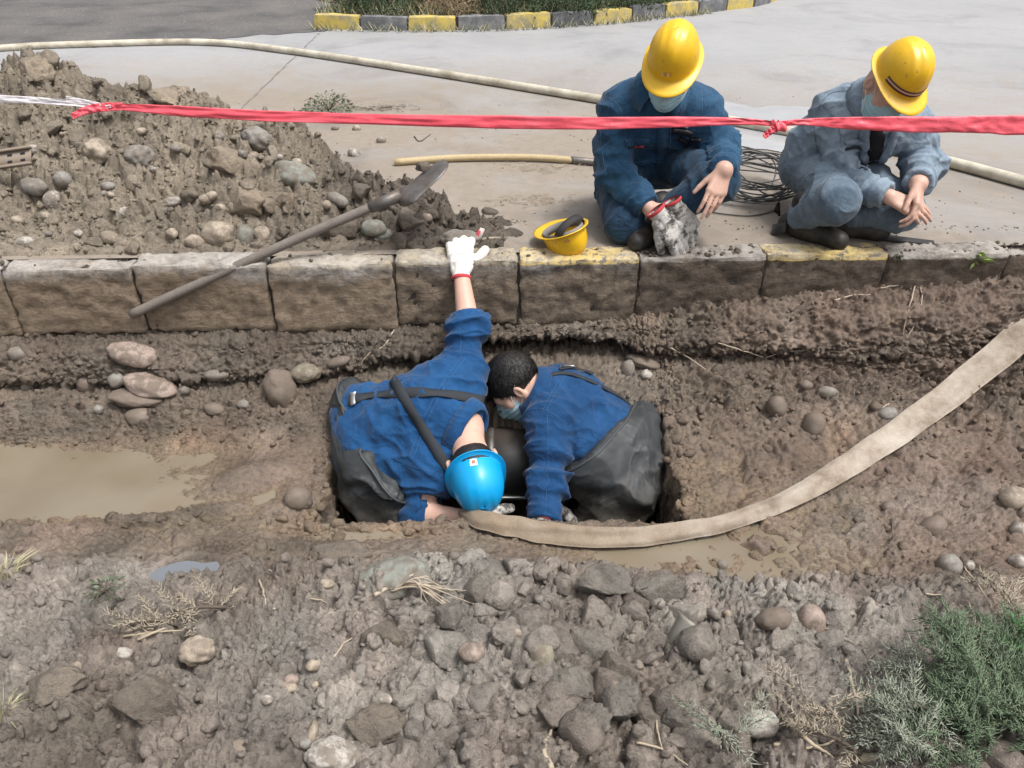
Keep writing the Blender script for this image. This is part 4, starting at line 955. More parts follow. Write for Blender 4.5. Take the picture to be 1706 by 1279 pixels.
M_GLOVED = mat('mud_stained_cotton', (.5, .48, .45), .9, .2); t = NT(M_GLOVED); co = t.geo(); t.base(t.mix(t.ramp(t.noise(co, 22, 7, .75), [(.46, (0, 0, 0)), (.58, (1, 1, 1))]), (.50, .48, .45), (.075, .07, .065))); t.normal(t.bump(t.noise(co, 60, 4, .6), .6, .005))
M_REDCUFF = mat('red_knit', (.48, .05, .06), .9)

def pit_man(name, label, J, jm, headfwd, headup, hands, seed, waist, belly=.135, barefore=()):
    root = thing(name, label, 'person'); g = lambda k: np.asarray(J[k], float); root.location = V(g('pel')[0], g('pel')[1], -1.29)
    R = frame(headfwd, headup); H = g('head')
    shrink = lambda prs, q: [tuple([*p[:3], p[3]*q, p[4]*q, *p[5:]]) for p in prs]
    tp = torso(g('pel'), g('chest'), g('neck'), g('hL'), g('hR'), g('sL'), g('sR'), belly)
    arms = arm(g('sL'), g('eL'), g('wL')) + arm(g('sR'), g('eR'), g('wR')); legs = leg(g('hL'), g('kL'), g('aL')) + leg(g('hR'), g('kR'), g('aR'))
    hd = head_prims(H, R) + [cap(H + R @ V(0, -.035, -.045), g('neck'), .056, .062, .03)]
    dec(solid('body', shrink(tp, .88) + shrink([arms[0], arms[2]], .8) + [cap(g('eL'), g('wL'), .044, .029), cap(g('eR'), g('wR'), .044, .029)] + shrink(legs, .85) + hd + hands, .0042, M_SKIN, root, 0, .03, subs=head_subs(H, R)))
    wr = []; cuts = []; subs = []
    for s_ in 'LR':
        e, sh, w = g('e' + s_), g('s' + s_), g('w' + s_); roll = s_ in barefore
        if roll: w = e + nrm(w - e)*.035
        wr += [(e, e - sh, .08, .030, .012), (sh*.55 + e*.45, e - sh, .09, .036, .011), (sh*.6 + g('chest')*.4, e - sh, .11, .055, .011)]
        if not roll: wr += [(e, w - e, .075, .030, .009), (w, w - e, .06, .024, .006)]
        d = nrm(w - e); cuts.append((w - d*.008, d, .095)); subs.append((cap(w - d*.045, w + d*.05, .040, .040),))
    u = nrm(g('neck') - g('chest')); cuts.append((g('neck') + u*.022, u, .10)); subs.append((cap(g('neck') - .02*u, H, .062, .068),))
    wr += [(g('chest')*.5 + g('pel')*.5, g('sL') - g('sR'), .2, .09, .006), (g('pel')*.7 + g('chest')*.3, g('pel') - g('chest'), .15, .05, .010), (g('sL')*.5 + g('chest')*.5, V(1, .3, 0), .10, .05, .006), (g('sR')*.5 + g('chest')*.5, V(1, .3, 0), .10, .05, .006)]
    ends = {s_: (g('e' + s_) + nrm(g('w' + s_) - g('e' + s_))*.045 if s_ in barefore else g('w' + s_)) for s_ in 'LR'}
    ja = []
    for s_ in 'LR': ja += [cap(g('s' + s_), g('e' + s_), .066, .060), cap(g('e' + s_), ends[s_], .060, .047 if s_ not in barefore else .060)]
    jo, jb = dec(solid('jacket', tp + ja, .0056, jm, root, .006, .04, cuts, subs, wr, .0045, seed), .6)
    lp = [cap(g('hL'), g('hR'), .116, .116), cap(g('pel'), g('pel')*.55 + g('chest')*.45, .142, .140), cap(g('hL')*.75 + g('pel')*.25, g('hL')*.5 + g('sL')*.5, .11, .112), cap(g('hR')*.75 + g('pel')*.25, g('hR')*.5 + g('sR')*.5, .11, .112)] + leg(g('hL'), g('kL'), g('aL'), (.104, .086, .084, .072)) + leg(g('hR'), g('kR'), g('aR'), (.104, .086, .084, .072))
    wl = [(g('hL')*.6 + g('kL')*.4, g('kL') - g('hL'), .16, .10, .015), (g('hR')*.6 + g('kR')*.4, g('kR') - g('hR'), .16, .10, .015), (g('pel'), g('chest') - g('pel'), .14, .10, .006), (g('kL'), g('aL') - g('kL'), .12, .06, .012), (g('hL'), V(.15, .1, 1), .19, .11, .019, 2.2), (g('hR'), V(.15, .1, 1), .19, .11, .019, 2.2)]
    wo, wb = dec(solid('waders', lp, .007, M_WADER, root, .012, .045, [waist], (), wl, .003, seed + 3), .5)
    waistband(wo, waist[0], waist[1], M_WRIM, root)
    for s_ in 'LR': boot(g('a' + s_) + V(0, 0, .02), g('a' + s_) + V(0, -.1, -.05), M_BOOT, root)
    return root, R, H, jo, jb, wo, wb
def glove_on(W, F, dors, side, m, parent, curl, name='glove', spread=.25, e=None, thumb=(.5, .85, .1), curls=None):
    o, b = solid(name, hand_prims(W, F, dors, side, curl, 1.02, spread, thumb, curls), .0042, m, parent, .0085, .012, smooth_it=2, wr=[(W + .05*nrm(F), F, .05, .02, .003)], gen=.0012)
    F = nrm(F); pts = [W - F*.028, W - F*.012, W + F*.014, W + F*.03]; v, f = tube(pts, [.037, .034, .033, .036], 18, False); obj('glove_wrist', mesh_np('glove_wrist', v, f), m, o)
    v, f = tube([W - F*.034, W - F*.030, W - F*.022, W - F*.020], [.037, .040, .039, .036], 18, False); obj('cuff_band', mesh_np('cuff_band', v, f), M_REDCUFF, o)
    return o

# --- blue helmet, reaching up to the kerb with his left arm
J3 = dict(pel=P(618, 735, 2.27), chest=P(715, 690, 2.27), neck=P(774, 715, 2.19), head=P(789, 778, 2.055),
          sL=P(775, 615, 2.44), eL=P(780, 540, 2.57), wL=P(768, 452, 2.735), sR=P(712, 800, 2.09), eR=P(700, 856, 2.02), wR=P(792, 866, 1.955),
          hL=P(605, 690, 2.36), hR=P(622, 790, 2.17), kL=V(-.35, 2.20, -.88), kR=V(-.31, 2.04, -.88), aL=V(-.40, 2.24, -1.20), aR=V(-.38, 2.06, -1.20))
wL3, wR3 = J3['wL'], J3['wR']
gl_dir = nrm(P(766, 405, 2.815) - wL3) + V(0, 0, .0)
h3 = hand_prims(wL3, gl_dir, V(0, -.45, .9), 1, (.5, .5, .4), spread=.25) + hand_prims(wR3, nrm(V(.12, -.03, -.05)), V(0, -.4, .9), -1, (.5, .6, .4))
wp3 = P(618, 700, 2.2)
wn3 = nrm(J3['chest'] - J3['pel'] + V(.06, .02, .16))
p3_, R3, H3, jo3, jb3, wo3, wb3 = pit_man('person', 'person in blue helmet bending in the pit, one white glove on the kerb', J3, M_DEN3, V(.02, .34, -.925), V(.24, -.90, -.33), h3, 2.2, (J3['pel'] + V(.035, 0, .03), wn3, 2.), barefore=('L', 'R'))
collar(H3, R3, J3['neck'], J3['chest'], M_DEN3, p3_, .074, .034, .7)
Rh3 = frame(R3 @ V(0, .99, .12), R3 @ V(0, -.12, .99)); hc3 = H3 + R3 @ V(0, -.006, .040); ho3, hb3 = put_helmet(hc3, Rh3, M_BLUEH, p3_)
def hair_cap(H, R, parent, cuts, inf=.007, seed=0.):
    T = lambda x, y, z: H + R @ V(x, y, z)
    def rough_(v, n): return v + n*(.0018*fbm(v*28 + seed, 2))[:, None]
    return solid('hair', [ell(T(0, -.014, .024), (.077, .098, .093), R)], .0038, M_HAIR, parent, inf, .02, [(T(*c), R @ V(*n)) for c, n in cuts], fn=rough_)
hair_cap(H3, R3, p3_, [((0, .05, .05), (0, 1, .2)), ((0, -.06, -.055), (0, -.3, -1)), ((0, .0, .0), (0, .95, -.3))])
mask_of(H3, R3, p3_)
cuff(J3['eL'] + nrm(wL3 - J3['eL'])*.05, J3['eL'], M_DEN3, p3_, r=.066, L=.04, name='rolled_cuff'); cuff(J3['eR'] + nrm(wR3 - J3['eR'])*.05, J3['eR'], M_DEN3, p3_, r=.064, L=.04, name='rolled_cuff')
glove_on(wL3, gl_dir, V(0, -.45, .9), 1, M_GLOVE, p3_, (.5, .5, .4), spread=.35, thumb=(.55, .85, .05))
glove_on(wR3 + V(.01, 0, 0), nrm(V(.12, -.03, -.05)), V(0, -.4, .9), -1, M_GLOVED, p3_, (.5, .6, .4))
strap('wader_strap', jb3, [(580, 668), (612, 660), (668, 655), (730, 655), (790, 664), (806, 668)], .040, .0022, M_STRAP, p3_, 40, .003)
strap('wader_strap', jb3, [(634, 594), (652, 626), (672, 660), (704, 712), (738, 766), (752, 790)], .036, .0022, M_STRAP, p3_, 40, .005)
strap('strap_buckle', jb3, [(590, 657), (590, 666), (591, 676)], .022, .006, M_METAL, p3_, 6, .010)
stitches('stitching', jb3, [[(776, 596), (744, 640), (712, 700), (690, 760)], [(769, 594), (737, 638), (705, 698), (683, 758)], [(742, 592), (775, 600), (808, 618)], [(652, 762), (690, 778), (741, 792)], [(765, 540), (768, 570), (766, 595)]], mat('blue_stitching', (.035, .11, .24), .8), p3_)
M_STICK = mat('white_sticker', (.75, .75, .74), .5); M_STICK2 = mat('sticker_print', (.40, .16, .12), .5)
stk = strap('sticker', hb3, [(783, 771), (789, 770), (795, 769)], .026, .0006, M_STICK, ho3, 8, .0008); strap('sticker_print', hb3, [(786, 770), (789, 769.6), (792, 769.2)], .012, .0005, M_STICK2, ho3, 6, .0016)
settle(p3_)

# --- bare headed man on the right
J4 = dict(pel=P(1034, 765, 2.33), chest=P(955, 685, 2.42), neck=P(893, 652, 2.43), head=P(856, 640, 2.455),
          sL=P(912, 706, 2.27), eL=P(914, 800, 2.10), wL=P(905, 872, 1.945), sR=P(935, 640, 2.56), eR=P(925, 735, 2.48), wR=P(915, 835, 2.2),
          hL=P(1034, 815, 2.22), hR=P(1045, 728, 2.42), kL=V(.32, 2.10, -.97), kR=V(.32, 2.26, -.97), aL=V(.42, 2.12, -1.20), aR=V(.42, 2.28, -1.20))
wL4, wR4 = J4['wL'], J4['wR']
h4 = hand_prims(wL4, nrm(V(-.02, -.05, -.06)), V(.2, -.7, .5), 1, (.4, .6, .4)) + hand_prims(wR4, nrm(V(0, -.06, -.09)), V(-.3, -.6, .5), -1, (.5, .6, .4))
wn4 = nrm(V(-.50, .25, .66))
p4_, R4, H4, jo4, jb4, wo4, wb4 = pit_man('person', 'bare headed person with black hair and mask bending in the pit beside the blue helmet', J4, M_DEN4, V(-.62, -.18, -.76), V(-.72, .12, .62), h4, 5.1, (P(1030, 718, 2.24), wn4, 2.), belly=.14)
collar(H4, R4, J4['neck'], J4['chest'], M_DEN4, p4_, .070, .034, .7)
hob, hbb = hair_cap(H4, R4, p4_, [((0, .085, .03), (0, 1, -.1)), ((0, -.04, -.045), (0, -.25, -1)), ((0, .016, -.01), (0, .75, -.8))], .009, 4.)
hv = np.array([v_.co[:] for v_ in hob.data.vertices]); hn = nrm_rows(hv - (H4 + R4 @ V(0, -.014, .024))); sel = rng.random(len(hv)) < .75; hv, hn = hv[sel], hn[sel]
crown = R4 @ V(.01, -.05, .08); flow = hn - nrm(crown)*1.0; flow = flow - hn*(flow*hn).sum(1)[:, None]; flow = nrm_rows(nrm_rows(flow) + .16*rng.normal(size=flow.shape) + .05*hn)
v, f = needles(hv - hn*.002, flow, .020*(.6 + .8*rng.random(len(hv))), .0009); obj('hair_strands', mesh_np('hair_strands', v, f, False), M_HAIR, hob)
mask_of(H4, R4, p4_)
glove_on(wL4, nrm(V(-.02, -.05, -.06)), V(.2, -.7, .5), 1, M_GLOVED, p4_, (.4, .6, .4)); glove_on(wR4, nrm(V(0, -.06, -.09)), V(-.3, -.6, .5), -1, M_GLOVED, p4_, (.5, .6, .4))
strap('wader_strap', jb4, [(900, 632), (935, 622), (975, 632), (1030, 660), (1064, 684)], .018, .003, M_STRAP, p4_, 36, .004)
strap('wader_strap', jb4, [(932, 616), (960, 615), (1000, 630), (1050, 655), (1085, 672)], .018, .003, M_STRAP, p4_, 36, .006)
strap('strap_buckle', jb4, [(936, 614), (946, 613), (956, 614)], .016, .005, M_METAL, p4_, 6, .012)
stitches('stitching', jb4, [[(944, 622), (925, 655), (910, 684)], [(938, 622), (919, 655), (904, 684)], [(870, 684), (908, 682), (945, 706)], [(912, 690), (913, 760), (908, 860)]], bpy.data.materials['blue_stitching'], p4_)
M_GLASS = mat('black_spectacles', (.01, .01, .01), .3)
T4 = lambda x, y, z: H4 + R4 @ V(x, y, z)
v, f = join_np([tube(catmull([T4(.084, -.01, .008), T4(.084, .04, .012), T4(.066, .105, .006)], 10), .0022, 6)] + [tube(np.array([T4(sx_*.034 + .027*math.cos(a), .112 - .012*abs(math.cos(a)), -.006 + .018*math.sin(a)) for a in np.linspace(0, 6.283, 20)]), .0022, 6) for sx_ in (1, -1)])
obj('spectacles', mesh_np('spectacles', v, f), M_GLASS, p4_)
settle(p4_)
# ------------------------------------------------------------------ stones and clods
def ico(sub):
    bm = bmesh.new(); bmesh.ops.create_icosphere(bm, subdivisions=sub, radius=1); bm.verts.ensure_lookup_table()
    v = np.array([x.co[:] for x in bm.verts]); f = np.array([[q.index for q in x.verts] for x in bm.faces]); bm.free(); return v, f
ICO = {k: ico(k) for k in (1, 2, 3, 4)}
def cobble(seed, sub=4, rough=.0):
    v, f = ICO[sub]; s = seed*5.3; r = 1 + .20*fbm(v*1.1 + s, 2) + .07*fbm(v*2.6 + s, 3) + rough*(.10*fbm(v*3 + s, 3) - .12*np.maximum(0, ridge(v*1.6 + s, 2))) + .012*fbm(v*9 + s, 2)
    return v*r[:, None], f
def clod_shape(seed, sub=3, planes=5):
    v, f = ICO[sub]; s = seed*7.7; rg = np.random.default_rng(seed); bil = lambda q: 1 - 2.2*np.abs(perlin(q))
    r = 1 + .34*fbm(v*1.5 + s, 2) + .20*bil(v*2.4 + s) + (.11*bil(v*5.2 + s) if sub > 1 else 0) + (.05*bil(v*11 + s) if sub > 2 else 0); p = v*r[:, None]
    for _ in range(planes):                                                     # broken faces
        n = nrm(rg.normal(size=3)); c = .5 + .35*rg.random(); d = p @ n; p = p - n*np.maximum(0, d - c)[:, None]*.9
    return p, f
COB3 = [mesh_np('stone', *cobble(i, 3)) for i in range(6)]; ROCK3 = [mesh_np('stone', *cobble(i + 20, 3, 1.0)) for i in range(5)]
COBBLES = [mesh_np('stone', *cobble(i)) for i in range(6)]; ROCKS = [mesh_np('stone', *cobble(i + 20, 4, 1.0)) for i in range(5)]
CLODS = [clod_shape(i, 3) for i in range(8)]; CLODS2 = [clod_shape(i + 30, 2) for i in range(10)]; CLODS1 = [clod_shape(i + 60, 1) for i in range(8)]
CLOD_ME = [mesh_np('clay_clod', *clod_shape(i, 4, 9)) for i in range(8)]
def stone_mat(name, a, b, mud=(.15, .12, .095), mudamt=.5):
    m = mat(name, a, .75, .35); t = NT(m); co = t.geo(); n1 = t.noise(co, 22, 6, .65); n2 = t.noise(co, 90, 5, .7); n0 = t.noise(co, 24, 7, .68)
    c = t.mix(n1, a, b); c = t.mix(.6, c, t.ramp(n2, [(.3, (.7, .7, .7)), (.5, (1, 1, 1)), (.75, (1.2, 1.2, 1.2))]), 'MULTIPLY')
    c = t.mix(t.math('MULTIPLY', t.ramp(n0, [(.43, (0, 0, 0)), (.55, (1, 1, 1))]), min(1, mudamt + .2)), c, mud); t.base(c); t.normal(t.bump(n2, .5, .003, t.bump(n1, .4, .006))); t.rough(t.ramp(n0, [(.4, (.55, .55, .55)), (.6, (.85, .85, .85))]))
    return m
SM = dict(tan=stone_mat('tan_stone', (.30, .25, .19), (.40, .34, .27)), grey=stone_mat('grey_stone', (.185, .172, .155), (.275, .258, .235)), white=stone_mat('white_stone', (.36, .335, .30), (.48, .45, .405), mudamt=.6),
          brown=stone_mat('brown_stone', (.14, .108, .088), (.20, .158, .13), mudamt=.9), pink=stone_mat('pinkish_stone', (.27, .205, .175), (.36, .285, .245), mudamt=.7), olive=stone_mat('olive_stone', (.19, .175, .13), (.28, .26, .19), mudamt=.7), green=stone_mat('green_grey_stone', (.18, .19, .165), (.27, .275, .24)))
def place_stone(px, py, w, h, kind, label, group=None, rock=False, sink=.30, deep=None, tilt=0., name='stone', cat='stone'):
    p, n, dist = surf_hit(px, py); k = dist*math.cos(math.atan((639.5 - py)/FPX))/FPX if False else dist/math.sqrt(FPX**2 + (px - 853)**2 + (py - 639.5)**2)
    me = ((ROCKS if w > 45 else ROCK3) if rock else (COBBLES if w > 45 else COB3))[int(rng.integers(5))].copy(); rx, rz = w*k/2, h*k/2; ry = (deep*k/2) if deep else (rx + rz)*.5
    o = obj(name, me, SM[kind]); me.materials.clear(); me.materials.append(SM[kind])
    # long axis across the view, height along the picture's vertical, leaned into the slope
    up = nrm(.45*n + V(0, math.sin(PITCH), math.cos(PITCH))*.8); y_ = nrm(V(0, 1, 0) - up*up[1]); x_ = np.cross(y_, up); c, s = math.cos(tilt), math.sin(tilt)
    R = np.stack([x_*c + up*s, y_, up*c - x_*s], 1); A = R @ np.diag([rx*1.06, ry, rz*1.06])
    q = p - np.array(ray_dir(px, py))*0 + n*(min(rx, ry, rz)*(1 - 2*sink)) ; q = q - V(0, 0, 0)
    M4 = Matrix.Identity(4)
    for i in range(3):
        for j in range(3): M4[i][j] = A[i, j]
        M4[i][3] = q[i]
    o.matrix_world = M4; tag(o, label, cat, group); return o
ST = [  # px, py, width, height, kind, rough, label
 (158, 256, 48, 40, 'tan', 1, 'large rounded tan stone near the top left of the earth heap'), (234, 262, 50, 40, 'grey', 1, 'jagged grey stone beside the dark hollow in the earth heap'),
 (487, 297, 66, 46, 'green', 0, 'big grey green boulder on the right shoulder of the earth heap'), (366, 390, 58, 42, 'tan', 0, 'large muddy round stone behind the kerb, partly buried in the heap'),
 (326, 406, 38, 24, 'tan', 0, 'tan stone resting right behind the kerb left of the shovel handle'), (86, 335, 27, 32, 'white', 0, 'white egg shaped stone low on the left of the heap'),
 (209, 356, 24, 20, 'white', 0, 'small round white stone in the middle of the heap'), (182, 397, 30, 21, 'tan', 0, 'yellowish stone low on the heap above the second kerb stone'),
 (438, 391, 27, 31, 'tan', 0, 'upright tan stone behind the shovel handle'), (408, 396, 30, 42, 'green', 1, 'angular green grey rock behind the kerb beside the upright tan stone'),
 (430, 236, 62, 40, 'grey', 1, 'pale grey slab near the right edge of the heap below the red tape'), (44, 404, 30, 18, 'white', 0, 'pale stone at the left end of the heap just above the kerb'),
 (57, 312, 42, 30, 'grey', 1, 'grey rock under the rusty metal strip'), (104, 300, 28, 28, 'grey', 0, 'grey stone between the big tan stone and the metal strip'),
 (710, 364, 19, 17, 'pink', 0, 'small pinkish stone at the right end of the heap'), (622, 380, 44, 30, 'green', 1, 'green grey lump of rock under the shovel socket'), (560, 334, 34, 22, 'grey', 0, 'grey stone beside the shovel handle high on the heap'),
 (290, 338, 32, 18, 'white', 1, 'pale broken stone in the middle of the heap'), (55, 250, 22, 16, 'white', 0, 'small white stone above the metal strip'), (640, 392, 36, 22, 'green', 1, 'green grey rock behind the third kerb stone'),
 (222, 588, 76, 34, 'pink', 0, 'pale pinkish flat cobble set in the trench wall below the kerb'), (250, 641, 80, 33, 'pink', 0, 'wide pale cobble on top of the stacked cobbles in the trench wall'),
 (228, 663, 84, 26, 'brown', 0, 'flat brown cobble, second of the stack in the trench wall'), (233, 695, 42, 30, 'brown', 0, 'round brown cobble at the bottom of the stack in the trench wall'),
 (196, 634, 26, 26, 'grey', 0, 'small grey cobble left of the stacked cobbles'), (362, 625, 40, 18, 'grey', 0, 'flat grey cobble in the dark undercut left of the men'),
 (470, 648, 50, 68, 'brown', 0, 'tall smooth brown cobble standing in the trench wall'), (510, 621, 50, 28, 'olive', 0, 'olive cobble beside the tall brown one in the trench wall'),
 (146, 641, 30, 32, 'brown', 0, 'dark brown cobble in the undercut at the left'), (114, 640, 24, 20, 'grey', 0, 'leftmost small grey cobble under the bank lip'), (565, 604, 40, 18, 'brown', 0, 'flat cobble in the trench wall just left of the bending man'),
 (357, 681, 32, 20, 'brown', 0, 'small muddy cobble below the undercut left of the men'), (495, 833, 42, 40, 'brown', 0, 'muddy round cobble beside the left corner of the pit'), (28, 590, 26, 22, 'grey', 0, 'grey cobble at the far left of the bank'),
 (1353, 708, 34, 46, 'brown', 0, 'smooth upright brown cobble in the slope right of the men'), (1293, 678, 30, 38, 'brown', 0, 'oval brown cobble left of the upright one in the right slope'), (1378, 655, 34, 20, 'grey', 0, 'flat grey stone high in the slope right of the men'),
 (1072, 603, 60, 20, 'brown', 0, 'long flat brown cobble in the wall above the black haired man'), (1045, 615, 22, 28, 'grey', 0, 'small upright cobble in the wall behind the black haired man'), (1075, 625, 22, 18, 'white', 1, 'pale chipped stone in the wall above the waders'),
 (1555, 875, 42, 34, 'brown', 0, 'brown stone below the canvas hose on the right'), (1478, 690, 32, 24, 'grey', 0, 'grey stone just below the canvas hose'), (1688, 832, 44, 40, 'tan', 0, 'rounded tan stone at the right edge below the hose'),
 (1699, 884, 28, 26, 'white', 0, 'white stone at the right edge under the tan one'), (1698, 938, 32, 26, 'white', 0, 'lower white stone at the right edge'), (1615, 944, 18, 22, 'white', 1, 'small white chip right of a grey stone'), (1580, 944, 38, 38, 'grey', 0, 'smooth grey stone flush in the mud at the right'),
 (1352, 1034, 42, 58, 'pink', 0, 'dark pink oval cobble standing in the mud at lower right'), (1290, 1034, 54, 36, 'brown', 0, 'mud covered stone left of the pink oval cobble'), (1265, 1204, 56, 42, 'white', 0, 'whitish stone at the bottom right beside dry twigs'), (1176, 1198, 20, 28, 'white', 1, 'small white stone left of the whitish one at the bottom'),
 (660, 968, 122, 70, 'green', 1, 'big flat pale rock with roots over it in front of the pit'), (330, 1083, 62, 44, 'tan', 1, 'pale tan rock in the mud below the grey puddle'), (552, 1262, 92, 50, 'white', 1, 'large whitish rock at the bottom edge'),
 (900, 1094, 38, 50, 'olive', 0, 'smooth olive stone among the grey clay clods'), (836, 1018, 22, 18, 'white', 1, 'small white stone in front of the hose end'), (786, 1086, 42, 30, 'pink', 0, 'pinkish stone left of the olive one'), (520, 1222, 18, 42, 'tan', 0, 'narrow upright tan stone near the bottom edge'),
 (600, 1122, 22, 32, 'grey', 0, 'small grey stone in the middle of the front mud'), (205, 1088, 28, 16, 'white', 0, 'flat pale stone in the mud at the left'), (485, 1134, 24, 20, 'pink', 0, 'small pink stone in the front mud left of centre'), (60, 930, 20, 14, 'grey', 0, 'small grey stone near the dry grass tuft'),
 (640, 1165, 24, 18, 'white', 0, 'small pale stone left of the clay blocks near the bottom'), (445, 1165, 20, 14, 'white', 0, 'tiny pale stone left of the narrow upright one'), (400, 1245, 46, 20, 'tan', 0, 'slanting tan stone near the bottom edge, left of the whitish rock'),
 (800, 400, 0, 0, '', 0, '')]
for (px, py, w, h, kd, rk, lb) in ST:
    if not kd: continue
    zone = 'heap' if py < 420 else ('wall' if py < 850 and px < 1450 else 'front')
    place_stone(px, py, w, h, kd, lb, {'heap': 'stones on the earth heap', 'wall': 'cobbles in the trench wall', 'front': 'stones in the front mud'}[zone], bool(rk), .43 if zone != 'heap' else .38)
# pebbles nobody could tell apart: shared look, one by one
for k in range(0, 60, 2) if False else range(52):
    if k < 30: px, py = 20 + 620*rng.random(), 215 + 190*rng.random(); g_, lb = 'pale pebbles on the heap', 'pale pebble lying loose on the earth heap'
    elif k < 45: px, py = 30 + 1350*rng.random(), 930 + 330*rng.random(); g_, lb = 'pebbles in the front mud', 'pale pebble pressed into the front mud'
    else: px, py = (20 + 480*rng.random()) if k % 2 else (1130 + 400*rng.random()), 620 + 90*rng.random(); g_, lb = 'pebbles in the trench wall', 'small dark pebble sticking out of the trench wall'
    s_ = (9 + 9*rng.random())*(1.2 if py > 900 else 1); place_stone(px, py, s_*(1 + .5*rng.random()), s_, ('white', 'tan', 'grey', 'tan')[k % 4] if k < 30 else ('tan', 'grey')[k % 2] if k < 45 else ('brown', 'grey')[k % 2], lb, g_, k % 3 == 0, .3, name='pebble', cat='pebble')
# angular clay clods that can be told apart
M_CLAY = soil_mat('grey_clay', False, (.165, .149, .128), .9); M_CLAYB = soil_mat('brown_clay', False, (.165, .138, .112), .8); M_HEAPC = soil_mat('dry_heap_clay', False, (.25, .205, .155), .9); M_HEAPD = soil_mat('damp_heap_clay', False, (.14, .116, .092), .9)
def place_clod(px, py, w, h, m, label, group, sink=.25):
    p, n, dist = surf_hit(px, py); k = dist/math.sqrt(FPX**2 + (px - 853)**2 + (py - 639.5)**2)
    o = obj('clay_clod', CLOD_ME[int(rng.integers(8))].copy(), m); rx, rz = w*k/2, h*k/2; o.scale = (rx*1.1, (rx + rz)*.55, rz*1.15); o.rotation_euler = (.5*rng.standard_normal(), .3*rng.standard_normal(), 6.28*rng.random() if abs(w - h) < 12 else .3*rng.standard_normal())
    o.location = p + n*(rz*(1 - 2*sink)); tag(o, label, 'clod', group); return o
for (px, py, w, h, lb) in [(1005, 972, 92, 46, 'wide grey clay lump nearest the hose sag'), (1088, 988, 76, 50, 'grey clay block left of the bent plastic strip'), (985, 1078, 70, 50, 'grey clay lump right of the olive stone'), (945, 1135, 70, 62, 'dark clay lump below the olive stone'),
                          (1020, 1168, 60, 84, 'tall grey clay block near the bottom, left of the plastic strip'), (978, 1214, 76, 40, 'low flat grey clay slab near the bottom edge'), (800, 985, 60, 44, 'smooth dark grey clay slab right of the root fan'), (1130, 1200, 70, 56, 'grey clay lump below the plastic strip')]:
    place_clod(px, py, w, h, M_CLAY, lb, 'grey clay lumps in front of the hose', .44)
for (px, py, w, h, lb) in [(575, 925, 90, 36, 'dark clod at the left end of the near rim, above the big flat rock'), (640, 1060, 76, 50, 'mud clod below the big flat rock'), (620, 1220, 84, 50, 'mud clod above the large whitish rock'), (250, 1160, 120, 56, 'broad smooth mud slab at lower left'), (90, 1140, 76, 50, 'mud clod at the lower left edge')]:
    place_clod(px, py, w, h, M_CLAYB, lb, 'mud clods on the near bank', .40)
for (px, py, w, h, lb) in [(60, 128, 58, 38, 'dry earth lump on the top left crest of the heap'), (280, 165, 66, 36, 'dry earth lump on the crest behind the red tape'), (395, 278, 84, 56, 'big overhanging lump of earth in the middle of the heap'), (455, 335, 56, 40, 'earth lump under the grey green boulder'), (410, 345, 60, 46, 'earth lump below the overhanging one')]:
    place_clod(px, py, w, h, M_HEAPC, lb, 'earth lumps on the heap', .42)
for (px, py, w, h, lb) in [(560, 385, 60, 38, 'damp dark earth lump left of the shovel socket, near the kerb'), (680, 370, 50, 30, 'damp dark earth lump at the low right end of the heap')]:
    place_clod(px, py, w, h, M_HEAPD, lb, 'earth lumps on the heap', .4)
# crumbs nobody could count
def crumbs(name, V0, N0, wgt, count, smin, smax, shapes, m, label, cat, power=2.2, colors=None, smooth=True, sink=.0):
    wgt = wgt/wgt.sum(); idx = np.searchsorted(np.cumsum(wgt), rng.random(count)); idx = np.clip(idx, 0, len(V0) - 1); parts = []; cols = []
    for i in idx:
        v, f = shapes[int(rng.integers(len(shapes)))]; s_ = smin + (smax - smin)*rng.random()**power; a = rng.random()*6.283; b = rng.standard_normal()*.7; c, s = math.cos(a), math.sin(a); cb, sb = math.cos(b), math.sin(b)
        R = np.array([[c, -s, 0], [s, c, 0], [0, 0, 1]]) @ np.array([[1, 0, 0], [0, cb, -sb], [0, sb, cb]]); sc3 = s_*np.array([1, .75 + .4*rng.random(), .55 + .4*rng.random()])
        parts.append(((v*sc3) @ R.T + V0[i] + N0[i]*s_*(.10 - sink), f))
        if colors is not None: cols.append(np.repeat(colors[i][None]*(.84 + .24*rng.random()), len(v), 0))
    v, f = join_np(parts); me = mesh_np(name, v, f, smooth); 
    if colors is not None: set_colors(me, np.concatenate(cols), np.full(len(v), .2))
    o = obj(name, me, m); o['kind'] = 'stuff'; o['label'] = label; o['category'] = cat; return o
TN = N.reshape(-1, 3); TN = np.where((TN[:, 2:3] < 0) & (TN[:, 1:2] > 0), -TN, TN)
dens_u = np.gradient(tx)[:, None]*np.ones((1, nv_))*np.gradient(GY, axis=1)
CG = np.array(C_GROUND)
seen = (np.abs(TX) < 2.3) & (GY > .75)
w1 = np.where(seen & (TV < 5), np.abs(dens_u)*(.05 + fore*(.4 + .6*patch)), 0).reshape(-1)
crumbs('loose_clods', tverts, TN, w1, 170, .014, .05, CLODS, M_SOIL, 'loose crumbled clay covering the near bank', 'clods', 2.0, CG, True, .42)
crumbs('small_clods', tverts, TN, w1, 1500, .006, .020, CLODS2, M_SOIL, 'small crumbled clay lumps over the near bank', 'crumbs', 1.6, CG, True, .1)
w5 = np.where(seen & (GY < 1.66) & (GY > .95) & (TX > -.22) & (TX < .5), fore, 0).reshape(-1)
CLODA = [clod_shape(i + 90, 3, 10) for i in range(8)]
crumbs('clay_chunks', tverts, TN, w5, 130, .020, .056, CLODA, M_SOIL, 'chunky broken grey clay heaped in front of the hose', 'clods', 1.6, CG*1.02, True, .15)
